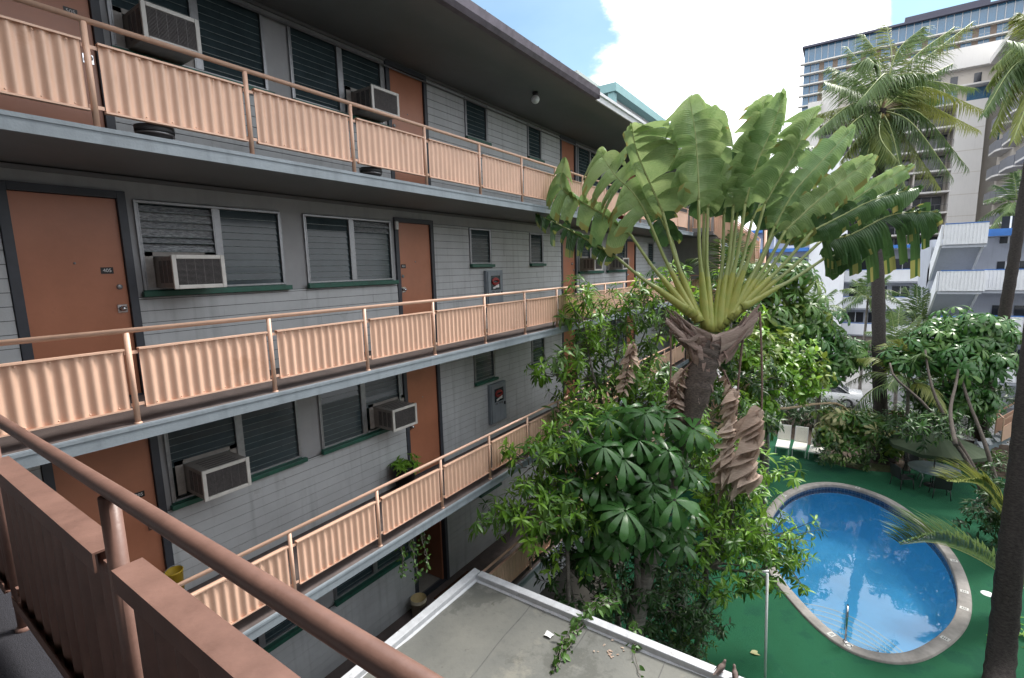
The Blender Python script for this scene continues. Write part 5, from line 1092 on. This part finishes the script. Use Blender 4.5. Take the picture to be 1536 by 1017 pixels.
# blank stair tower with a gable top
b = MB(); b.extr([(57, .3, G), (57, 3.3, G), (57, 3.3, 9.6), (57, 2.4, 10.4), (57, .3, 9.2)], (4, 0, 0)); b.build('stair_tower', WW, wb)
pbox('wall', GW, wb, 60.2, 66, -14, .29, G, .9); pbox('wall', GW, wb, 58.2, 66, 3.31, 14, G, 3.2)
for f in (-1.02, -3.62, -6.22):
    pbox('balcony', WW, wb, 58.8, 58.95, -6.2, .28, f-1.1, f); pbox('balcony_slab', GW, wb, 58.95, 60.19, -6.2, .28, f-1.25, f-1.1); pbox('balcony_cap', BLUE, wb, 58.78, 58.97, -6.2, .28, f+.002, f+.05)
    pbox('balcony', WW, wb, 58.9, 59.05, -14, -6.5, f-1.1, f); pbox('balcony_slab', GW, wb, 59.05, 60.19, -14, -6.5, f-1.25, f-1.1)
    for y in (-.2, -1.9, -3.6, -5.3, -8.3):
        w = pbox('window', DWIN, wb, 60.15, 60.198, y-1.3, y, f+.1-.1, f+1.0); pbox('window_frame', WW, w, 60.13, 60.149, y-.68, y-.62, f, f+1.0)
pbox('wall', mat('brown_wall', (.22, .19, .17), .8, .15, 2), wb, 59.2, 60.19, -14, .28, G, -7.45)
pbox('roof', BLUE, wb, 57.6, 66, -14, .29, .95, 1.25); pbox('roof_edge', GW, wb, 57.8, 66, -14, .29, .85, .949)
pbox('roof', BLUE, wb, 57., 66, 3.31, 9.5, 3.0, 3.3); pbox('awning', BLUE, wb, 56.4, 58.2, 3.35, 9.5, .95, 1.3); pbox('balcony', WW, wb, 56.5, 56.65, 3.35, 9.5, -1.8, -.5)
d = pbox('door', WW, wb, 58.14, 58.199, 4.5, 5.4, 1.3, 2.6); pbox('door_glass', DWIN, d, 58.12, 58.139, 4.7, 5.2, 1.6, 2.4)
for y in (3.6, 7.2): w = pbox('window', DWIN, wb, 58.15, 58.199, y, y+.9, -.9, .4); [pbox('window_slat', BLUE, w, 58.12, 58.149, y, y+.9, -.9+k*.22, -.82+k*.22) for k in range(6)]
for y in (6.3, 9.): pbox('roof_post', WW, wb, 57.1, 57.2, y, y+.12, 1.3, 3.0)
# stair wing, nearer, on the right
RIB = mat('white_ribbed', (.74, .76, .80), .55, .05, 1.5, streak=.1)
sw = thing('stair_wing', 'nearer white block with ribbed balcony fronts and diagonal outside stair flights, right edge', 'building', (37, -6, G))
def ribbed(x, y0, y1, z0, z1, nm='balcony_front'):
    b = MB(); b.box(x, x+.1, y0, y1, z0, z1)
    for y in np.arange(min(y0, y1)+.06, max(y0, y1), .155): b.box(x-.02, x-.0005, y, y+.075, z0+.002, z1-.002)
    o = b.build(nm, RIB, sw); pbox('cap_strip', BLUE, o, x-.03, x+.11, y0, y1, z1+.001, z1+.05); return o
for top in (1.82, -.77, -3.36, -5.95):
    ribbed(36.9, -6.15, -4.35, top-1.12, top); pbox('landing', GW, sw, 37.0, 40.4, -6.15, -4.3, top-1.3, top-1.125)
    if top > -5:   # flight going down and away
        a, b_ = V(37.3, -4.35, top-1.0), V(41.2, -4.1, top-2.6-1.0)
        for y, nm in ((-4.3, 'flight_side'), (-6.1, 'flight_side')):
            q = MB(); q.extr([(37., y, top-1.15), (37., y, top), (41.2, y, top-2.6), (41.2, y, top-3.75)], (0, .1, 0)); q.build(nm, WW, sw)
        q = MB(); q.extr([(37.2, -6.0, top-1.14), (37.2, -6.0, top-.98), (41.2, -6.0, top-3.56), (41.2, -6.0, top-3.72)], (0, 1.69, 0)); q.build('flight_soffit', GW, sw)
    if top < 1: 
        ribbed(38.0, -9.5, -6.35, top-1.12, top); q = MB(); q.extr([(36.9, -6.16, top-1.12), (36.9, -6.16, top), (38., -6.34, top), (38., -6.34, top-1.12)], (0, -.1, 0)); q.build('balcony_front', RIB, sw); pbox('landing', GW, sw, 38.1, 40.4, -12, -6.36, top-1.3, top-1.125)
    for y, w_ in ((-7.25, .75), (-8.2, 1.5), (-10.2, 1.6)):
        k = pbox('window', DWIN, sw, 40.36, 40.398, y-w_, y, top-.4 if w_ > 1 else top-1.1, top+1.0-.55); pbox('window_frame', WW, k, 40.33, 40.359, y-w_/2-.04, y-w_/2+.04, top-.4 if w_ > 1 else top-1.1, top+.45)
pbox('wall', GW, sw, 40.4, 46, -12, -4.2, G, 1.1); pbox('roof', GW, sw, 38.2, 46, -12, -6.2, 1.12, 1.35); pbox('roof_fascia', BLUE, sw, 38.12, 38.199, -12, -6.2, 1.1, 1.5)
# salmon outside stair at the right edge
ps_ = thing('outside_staircase', 'salmon sided outside staircase climbing out of frame at the right edge', 'staircase', (27.3, -6, G))
a, b_ = V(27.2, -5.62, -7.55), V(27.6, -8.2, -5.2); dv = b_-a
q = MB(); q.extr([a, a+V(0, 0, .62), b_+V(0, 0, .75), b_], (.06, 0, 0)); q.build('side_panel', PEACH, ps_); q = MB(); q.extr([a+V(1.1, 0, 0), a+V(1.1, 0, .62), b_+V(1.1, 0, .75), b_+V(1.1, 0, 0)], (.06, 0, 0)); q.build('side_panel', PEACH, ps_)
q = MB(); q.tube([a+V(.03, 0, 0), a+V(.03, 0, .95), b_+V(.03, 0, 1.0)], .03, 8); q.tube([a+V(1.13, 0, 0), a+V(1.13, 0, .95), b_+V(1.13, 0, 1.0)], .03, 8); q.tube([a+V(.03, 0, .95), a+V(1.13, 0, .95)], .03, 8); q.build('handrail', PEACH, ps_)
q = MB(); [q.box(27.28, 28.3, a[1]+dv[1]*k/12-.17, a[1]+dv[1]*k/12+.12, a[2]+dv[2]*k/12-.1, a[2]+dv[2]*k/12-.04) for k in range(-4, 13)]; q.extr([a+V(0, .9, -.95), a+V(0, .9, -.8), b_+V(0, 0, -.05), b_+V(0, 0, -.25)], (.06, 0, 0)); q.build('treads', FASCIA, ps_)
a2 = V(27.5, -6.15, -3.6)
q = MB(); q.extr([a2, a2+V(0, .05, .75), a2+V(.1, -2., .95), a2+V(.1, -2, -1.6)], (.06, 0, 0)); q.build('upper_panel', PEACH, ps_); q = MB(); q.tube([a2, a2+V(0, 0, .95), a2+V(.1, -2, 1.0)], .03, 8); q.tube([a2+V(.0, 0, .95), a2+V(1., 0, .95), a2+V(1, -2, 1.)], .03, 8); q.build('upper_handrail', PEACH, ps_)
q = MB()
for x, y in ((27.5, -8.2), (28.5, -8.2), (27.55, -6.2), (28.5, -6.2)): q.tube([(x, y, G), (x, y, -3.6)], .05, 8)
q.box(27.5, 28.6, -9.2, -6.15, -3.75, -3.62); q.build('support_post', FASCIA, ps_)
# white lattice fence, brown gate
lf = thing('lattice_fence', 'white diagonal lattice fence panels behind the umbrella at right', 'fence', (31.8, -5.5, G))
for ya, yb in ((-4.45, -5.62), (-5.95, -7.1)):
    q = MB(); x = 31.7; za, zb_ = G+.2, G+1.25; st_ = .155; W_ = abs(yb-ya); H_ = zb_-za
    for k in np.arange(-H_, W_, st_):
        for sgn in (1, -1):
            p0 = max(0, k); p1 = min(W_, k+H_)
            if p1-p0 < .05: continue
            c0, c1 = (p0, p0-k), (p1, p1-k)
            if sgn < 0: c0, c1 = (W_-c0[0], c0[1]), (W_-c1[0], c1[1])
            q.bar((x+.006*sgn, ya-c0[0], za+c0[1]), (x+.006*sgn, ya-c1[0], za+c1[1]), .05, .008, up=(1, 0, 0)) if False else q.bar((x+.006*sgn, ya-c0[0], za+c0[1]), (x+.006*sgn, ya-c1[0], za+c1[1]), .01, .042)
    q.box(x-.03, x+.03, ya, yb, za-.05, za); q.box(x-.03, x+.03, ya, yb, zb_, zb_+.05); q.build('lattice_panel', WHITEP, lf)
for y in (-4.42, -5.66, -5.91, -7.14): pbox('fence_post', FASCIA, lf, 31.64, 31.76, y-.05, y+.05, G, G+1.35)
REDW = mat('red_wood', (.20, .045, .03), .7, .25, 4, stretch=(1, 8, 1))
gt = thing('wooden_gate', 'red-brown wooden fence behind the wilted bush, left of the lattice', 'fence', (30.5, -2.6, G))
for y in np.arange(-1.5, -3.7, -.21): pbox('board', REDW, gt, 30.5, 30.53, y-.19, y, G+.05, G+1.5)
pbox('fence_post', WHITEP, gt, 30.42, 30.499, -3.3, -3.22, G, G+1.6); pbox('rail', REDW, gt, 30.531, 30.6, -3.7, -1.5, G+1.2, G+1.3)
# parked white car behind the hedge
cr = thing('parked_car', 'white parked car half hidden behind the trees, above the white loungers', 'car', (36.5, 1.0, G)); CP = mat('car_paint', (.75, .76, .78), .25, .03, 2)
def carsec(y, pts): return [V(36.5+sx*w, y, G+z) for sx, w, z in pts]
rows = []; prof = [(-2.2, .55, .75, .72), (-2.1, .62, .95, .82), (-1.5, .66, 1.0, .88), (-.9, .66, 1.38, .90), (0, .64, 1.48, .90), (.9, .64, 1.40, .90), (1.5, .66, 1.0, .9), (2.1, .62, .86, .85), (2.25, .5, .62, .76)]
body = MB(); cab = MB()
BR = []; 
for y, wt, zt, wb_ in prof:
    zb2 = min(zt, .95); BR.append([V(36.5+x*.9, 1.0+y, G+z) for x, z in ((-wb_, .28), (-wb_-.03, .6), (-wb_+.02, zb2), (-wt*.5, zb2+.02), (wt*.5, zb2+.02), (wb_-.02, zb2), (wb_+.03, .6), (wb_, .28))])
body.grid(BR, closed=True); body.add(BR[0], [tuple(range(8))]); body.add(BR[-1], [tuple(reversed(range(8)))]); body.build('body', CP, cr)
G1 = [[V(36.5+x, 1.0+y, G+z) for x, z in ((-.76, .95), (-.62, zt-.06), (.62, zt-.06), (.76, .95))] for y, zt in ((-1.5, 1.0), (-.85, 1.42), (0, 1.5), (.8, 1.44), (1.5, 1.0))]
cab.grid(G1, smooth=True); cab.build('windows', DWIN, cr)
rf = MB(); rf.grid([[V(36.5+x, 1.0+y, G+z+.015) for x in (-.66, -.3, .3, .66)] for y, z in ((-.9, 1.38), (-.5, 1.44), (0, 1.46), (.5, 1.44), (.85, 1.38))]); 
for sx in (-.7, .7): rf.tube([(36.5+sx*1.07, -.5, G+.96), (36.5+sx*.95, .12, G+1.40), (36.5+sx*.94, 1.0, G+1.46), (36.5+sx*.95, 1.85, G+1.40), (36.5+sx*1.07, 2.5, G+.96)], .035, 6)
rf.build('roof', CP, cr)
TY = mat('tyre', (.015, .015, .016), .8)
for sx in (-.78, .78):
    for y in (-1.4, 1.45):
        w = MB(); 
        prof_ = [(0, -.09), (.22, -.09), (.31, -.07), (.32, 0), (.31, .07), (.22, .09), (0, .09)]; n0 = len(w.v); w.lathe(prof_, (0, 0, 0), 20)
        w.v = [(36.5+sx+c, 1.0+y+a_, G+.32+b2) for a_, b2, c in w.v]; k = w.build('wheel', TY, cr)
        h = MB(); h.lathe([(0, -.1), (.17, -.098), (.19, -.09), (.19, .09), (.17, .098), (0, .1)], (0, 0, 0), 16); h.v = [(36.5+sx+c, 1.0+y+a_, G+.32+b2) for a_, b2, c in h.v]; h.build('rim', ALU, k)
for sy, nm, m_ in ((-2.2, 'headlight', ALU), (2.24, 'tail_light', REDP)):
    for sx in (-.55, .55): pbox(nm, m_, cr, 36.5+sx-.12, 36.5+sx+.12, 1.0+sy-.03, 1.0+sy+.03, G+.6, G+.72, bev=.01)
# ================================================================== TOWERS AND FAR BUILDINGS
CREAM = mat('cream_concrete', (.50, .46, .41), .8, .08, .3, streak=.1); CREAMW = mat('pale_pier', (.62, .60, .57), .8, .05, .2, streak=.1); BROWN = mat('brown_spandrel', (.17, .13, .105), .7, .15, .5)
tw = thing('glass_tower', 'tall glass and brown hotel tower with a ribbon of blue glass under its flat roof', 'tower', (172, -10, G))
X = 172.; YA, YB, ZT = 13.9, -46., 60.2
pbox('wall', BROWN, tw, X, X+25, YB, YA, G, ZT-4.6)
gl = MB(); gl.box(X+.02, X+25, YB, YA, ZT-4.55, ZT-.5); gl.build('glass_band', TOWG, tw)
q = MB(); [q.box(X-.1, X+.019, y-.07, y+.07, ZT-4.55, ZT-.5) for y in np.arange(YB, YA, 1.55)]; q.build('mullion', ALU, tw)
pbox('roof', mat('roof_dark', (.06, .06, .09), .6), tw, X-1.2, X+25, YB-.5, YA+.6, ZT-.49, ZT); pbox('penthouse', mat('roof_dark', (.06, .06, .09), .6), tw, X+3, X+18, -25, -8.5, ZT+.001, ZT+2.6)
w0 = None; s0 = None; kk = 0
for r in range(9):
    z = ZT-4.6-2.85*(r+1)+.2
    s_ = pbox('balcony_slab', CREAMW, tw, X-1.4, X-.001, YB, YA+.9, z-.32+2.65, z+2.65-.02)
    ys = ([11.2, 8.0, 4.8, 1.6] if r > 1 else [11.2, 8.0, 4.8, 1.6, -1.6, -4.8, -8.0, -11.2, -14.4, -17.6, -20.8, -24., -27.2, -30.4, -33.6])
    for y in ys:
        if w0 is None:
            q = MB(); q.box(X-.06, X-.001, -1., 1., 0, 2.2, 0); q.box(X-.09, X-.061, -.05, .05, 0, 2.2, 1); q.box(X-.09, X-.061, -1, 1, .7, .78, 1); w0 = q.build('window', [TOWG, ALU], tw); w0.location = (0-0, y+0, z-0); base_loc = None
            w0.location = (0, y, z)
        else: part_copy(w0, tw, (0, y, z))
    gq = pbox('corner_glazing', TOWG, tw, X-.08, X-.002, 12.4, 13.88, z, z+2.3)
GRB_ = mat('dark_rail', (.10, .10, .11), .5)
ct = thing('cream_tower', 'cream hotel block with dark recessed balconies and a broad white pier, below the glass tower', 'tower', (85, -4, G))
X = 85.; top = 25.3
pbox('wall', CREAM, ct, X+3., X+18, -12.7, 4.5, G, top-6.7); pbox('wall', CREAM, ct, X+.5, X+3, -12.7, -9.95, G, top-6.7); pbox('wall', CREAM, ct, X+.5, X+18, -12.7, 2.5, top-6.69, top); pbox('roof_band', CREAMW, ct, X-.5, X+.499, -40, 2.5, top-2.4, top)
pbox('wall', CREAM, ct, X+.52, X+18, -40, -12.71, G, top); pbox('wall', CREAMW, ct, X+.3, X+17, 4.51, 6.1, G, 22.3); pbox('wall', CREAMW, ct, X+.2, X+17, 2.51, 4.5, top-6.69, 23.6); pbox('pier', CREAMW, ct, X-1.2, X+.499, -12.65, -9.95, G, top-6.5)
pbox('pier', CREAMW, ct, X-.9, X+.499, 4.5, 6.05, 0, 22.)
for z in np.arange(-8, 17.5, 2.62):
    pbox('pier_joint', CREAM, ct, X-1.21, X-1.199, -12.65, -9.95, z-.04, z+.04)
for r in range(11):
    z = top-6.4-2.62*r
    pbox('balcony_slab', CREAMW, ct, X-.9, X+.499, -9.94, 4.49, z-.22, z); pbox('floor_slab', CREAM, ct, X+.5, X+2.59, -9.94, 4.49, z-.22, z); pbox('recess_back', CREAM, ct, X+2.6, X+2.8, -9.94, 4.49, z, z+2.4)
    for c in range(4):
        y1 = 4.3-c*3.58; y0 = y1-3.2
        w = pbox('window', DWIN, ct, X+2.52, X+2.59, y0, y1, z+.05, z+2.2); q = MB()
        for y in (y0+1.05, y0+2.1): q.box(X+2.46, X+2.515, y-.05, y+.05, z+.05, z+2.2)
        q.build('window_frame', ALU, w)
        if r > 2: pass
    q = MB(); q.box(X-.88, X-.84, -9.94, 4.49, z+.88, z+.93); [q.box(X-.88, X-.84, y-.015, y+.015, z, z+.88) for y in np.arange(-9.9, 4.45, 1.2)]
    q.build('balcony_rail', GRB_, ct); q = MB(); [pbox('balcony_divider', CREAM, ct, X-.8, X+2.4, 4.3-c*3.58+.02, 4.3-c*3.58+.16, z, z+2.4) for c in range(1, 4)]; [0 for _ in ()]
for y in (1.2, -1, -3.2, -5.4, -7.6, -9.2, -11.4, -13.6, -15.8, -18, -20.2): pbox('window', DWIN, ct, X+.46, X+.519 if y < -12.7 else X+.498, y-.7, y, top-4.3, top-3.0)
for y in (1.9, -1.3, -4.5, -7.7, -10.9, -14.1, -17.3, -20.5): 
    for z in ((top-5.6,) if y > -12.7 else (top-5.6, top-8.2, top-10.8)): pbox('window', TOWG, ct, X+.46, X+.519 if y < -12.7 else X+.498, y-2.2, y, z-.9, z+.9)
pbox('balcony_slab', CREAMW, ct, X-.9, X+.499, -40, -9.94, top-4.62, top-4.42)
# dark balconied tower at the right edge
dt = thing('dark_tower', 'tower with stacked grey curved balconies at the right edge beyond the white pier', 'tower', (75, -18, G)); Y = -12.75
pbox('wall', CREAM, dt, 50, 83.5, -30, Y-1.2, G, 22.5); pbox('roof', CREAMW, dt, 49.5, 83.7, -30, Y+.3, 22.51, 23.2)
GRB = mat('grey_balcony', (.16, .165, .18), .6, .1, 1)
for r in range(11):
    z = 20-2.75*r
    for k in range(5):
        x0 = 52+k*6.2; P = [(x0, Y-1.19), (x0+.1, Y-.3), (x0+1.2, Y), (x0+4.2, Y), (x0+5.3, Y-.3), (x0+5.4, Y-1.19)]
        q = MB(); q.prism(P, z-.2, z-.0005, 1); q.prism([P[i] for i in range(6)], z+.0, z+1.0, 0); q.build('balcony', [GRB, CREAMW], dt)
# teal building behind the roof line
TEAL = mat('teal_trim', (.20, .36, .37), .6, .08, .5); TGREY = mat('far_wall', (.60, .60, .60), .8, .06, .4)
tb2 = thing('teal_building', 'far white building with teal roof fascia, seen over the long dark roof eave', 'building', (80, 35, G))
Y = 30.; zt = 26.9
pbox('wall', TGREY, tb2, 74.2, 99, Y+1.5, 45, G, zt-1.2); pbox('roof', TEAL, tb2, 72.7, 100, Y, 46, zt-1.2, zt); pbox('floor_band', TEAL, tb2, 73.9, 99.2, Y+1.0, 45, zt-4.0, zt-2.9)
pbox('wall', TGREY, tb2, 73.4, 99.5, Y+.6, 45, G, zt-4.01); pbox('corner_post', TEAL, tb2, 73.0, 74.0, Y+.4, Y+1.4, zt-7, zt-1.21)
for k in range(7): x = 75+k*3.4; w = pbox('window', TOWG, tb2, x, x+1.7, Y+.55, Y+.599, zt-6.2, zt-4.4); pbox('window_frame', WHITEP, w, x+.8, x+.9, Y+.5, Y+.549, zt-6.2, zt-4.4)
for k in range(3): pbox('laundry_panel', WHITEP, tb2, 80+k*5, 83+k*5, Y+1.42, Y+1.49, zt-2.8, zt-1.7)
pbox('wall', TGREY, tb2, 101, 118, Y+.8, 45, G, zt-3.2); pbox('roof', TEAL, tb2, 100.01, 119, Y, 46, zt-3.19, zt-2.0); w = pbox('window', DWIN, tb2, 104, 105, Y+.75, Y+.799, zt-5.2, zt-3.8); pbox('window_frame', WHITEP, w, 104.4, 104.6, Y+.7, Y+.749, zt-5.2, zt-3.8)
FGREY = mat('far_green_grey', (.36, .40, .385), .8, .06, .4)
wf = thing('far_building', 'pale flat-roofed block behind the teal roofed building, top centre', 'building', (90, 55, G))
p = at(866, 105, Y=50); pbox('wall', FGREY, wf, p[0]+1, p[0]+60, 51, 70, G, p[2]-3.5); pbox('roof', FGREY, wf, p[0], p[0]+61, 50, 71, p[2]-1.3, p[2]); pbox('penthouse', FGREY, wf, p[0]+2, p[0]+55, 51.5, 70, p[2]-3.49, p[2]-1.31)
for k in range(5): w = pbox('window', DWIN, wf, p[0]+3+k*9, p[0]+6+k*9, 51.44, 51.499, p[2]-3.2, p[2]-1.6); pbox('window_frame', WHITEP, w, p[0]+4.4+k*9, p[0]+4.6+k*9, 51.40, 51.439, p[2]-3.2, p[2]-1.6)
# ================================================================== LIGHT
SUN_EL, SUN_AZ = math.radians(54), math.radians(-24)      # azimuth from +X towards -Y
world = bpy.data.worlds.new('World'); SC.world = world; world.use_nodes = True; nt = world.node_tree; nt.nodes.clear(); L = nt.links.new
wo = nn(nt, 'ShaderNodeOutputWorld'); bg = nn(nt, 'ShaderNodeBackground'); bg.inputs[1].default_value = .15
sky = nn(nt, 'ShaderNodeTexSky', sky_type='NISHITA'); sky.sun_disc = False; sky.sun_elevation = SUN_EL; sky.sun_rotation = PI/2-SUN_AZ; sky.air_density = 1.0; sky.dust_density = 1.2
tc = nn(nt, 'ShaderNodeTexCoord'); mp = nn(nt, 'ShaderNodeMapping'); mp.inputs['Scale'].default_value = (1, 1, 2.2); mp.inputs['Location'].default_value = (3.1, 1.7, .4); L(tc.outputs['Generated'], mp.inputs[0])
no = nn(nt, 'ShaderNodeTexNoise'); no.inputs['Scale'].default_value = 2.6; no.inputs['Detail'].default_value = 9; no.inputs['Roughness'].default_value = .58; no.inputs['Distortion'].default_value = .3; L(mp.outputs[0], no.inputs['Vector'])
# openings in the cloud cover round two directions
def gap(px, py, w):
    r = nrm(ray(px, py)); d = nn(nt, 'ShaderNodeVectorMath', operation='DOT_PRODUCT'); nz = nn(nt, 'ShaderNodeVectorMath', operation='NORMALIZE'); L(tc.outputs['Generated'], nz.inputs[0]); L(nz.outputs[0], d.inputs[0]); d.inputs[1].default_value = tuple(r)
    m = nn(nt, 'ShaderNodeMapRange'); m.interpolation_type = 'SMOOTHSTEP'; m.inputs[1].default_value = math.cos(w); m.inputs[2].default_value = 1; L(d.outputs['Value'], m.inputs[0]); return m.outputs[0]
g1 = gap(765, 0, .24); g2 = gap(1425, -5, .085); g3 = gap(500, -350, .5)
a1 = nn(nt, 'ShaderNodeMath', operation='ADD'); L(g1, a1.inputs[0]); L(g2, a1.inputs[1]); a2_ = nn(nt, 'ShaderNodeMath', operation='MULTIPLY_ADD'); L(g3, a2_.inputs[0]); a2_.inputs[1].default_value = .7; L(a1.outputs[0], a2_.inputs[2])
cm = nn(nt, 'ShaderNodeMath', operation='MULTIPLY_ADD'); L(a2_.outputs[0], cm.inputs[0]); cm.inputs[1].default_value = -.50; L(no.outputs[0], cm.inputs[2])
mr = nn(nt, 'ShaderNodeMapRange'); mr.interpolation_type = 'SMOOTHSTEP'; mr.inputs[3].default_value = .12; mr.inputs[1].default_value = .20; mr.inputs[2].default_value = .33; L(cm.outputs[0], mr.inputs[0])
n3 = nn(nt, 'ShaderNodeTexNoise'); n3.inputs['Scale'].default_value = 5; n3.inputs['Detail'].default_value = 6; L(mp.outputs[0], n3.inputs['Vector'])
cr_ = nn(nt, 'ShaderNodeMapRange'); cr_.inputs[1].default_value = .3; cr_.inputs[2].default_value = .7; cr_.inputs[3].default_value = 8.6; cr_.inputs[4].default_value = 12.5; L(n3.outputs[0], cr_.inputs[0])
cc = nn(nt, 'ShaderNodeVectorMath', operation='SCALE'); cc.inputs[0].default_value = (.96, .985, 1.03); L(cr_.outputs[0], cc.inputs['Scale'])
mx = nn(nt, 'ShaderNodeMix', data_type='RGBA'); L(mr.outputs[0], mx.inputs['Factor']); sb = nn(nt, 'ShaderNodeVectorMath', operation='SCALE'); sb.inputs['Scale'].default_value = .78; L(sky.outputs[0], sb.inputs[0]); sb2 = nn(nt, 'ShaderNodeVectorMath', operation='MULTIPLY'); sb2.inputs[1].default_value = (.62, .98, 1.02); L(sb.outputs[0], sb2.inputs[0]); L(sb2.outputs[0], mx.inputs['A']); L(cc.outputs[0], mx.inputs['B']); L(mx.outputs['Result'], bg.inputs[0]); L(bg.outputs[0], wo.inputs[0])
sl = bpy.data.lights.new('sun', 'SUN'); sl.energy = 3.6; sl.angle = math.radians(16); sl.color = (1, .955, .89); so = bpy.data.objects.new('sun', sl); COL.objects.link(so)
sd = Vector((math.cos(SUN_EL)*math.cos(SUN_AZ), math.cos(SUN_EL)*math.sin(SUN_AZ), math.sin(SUN_EL))); so.rotation_euler = sd.to_track_quat('Z', 'Y').to_euler()
SC.view_settings.view_transform = 'Standard'; SC.view_settings.look = 'None'; SC.view_settings.gamma = 1; SC.view_settings.exposure = 0.55
SC.render.engine = 'CYCLES'; SC.cycles.max_bounces = 8; SC.cycles.transparent_max_bounces = 12; SC.cycles.caustics_reflective = False; SC.cycles.caustics_refractive = False
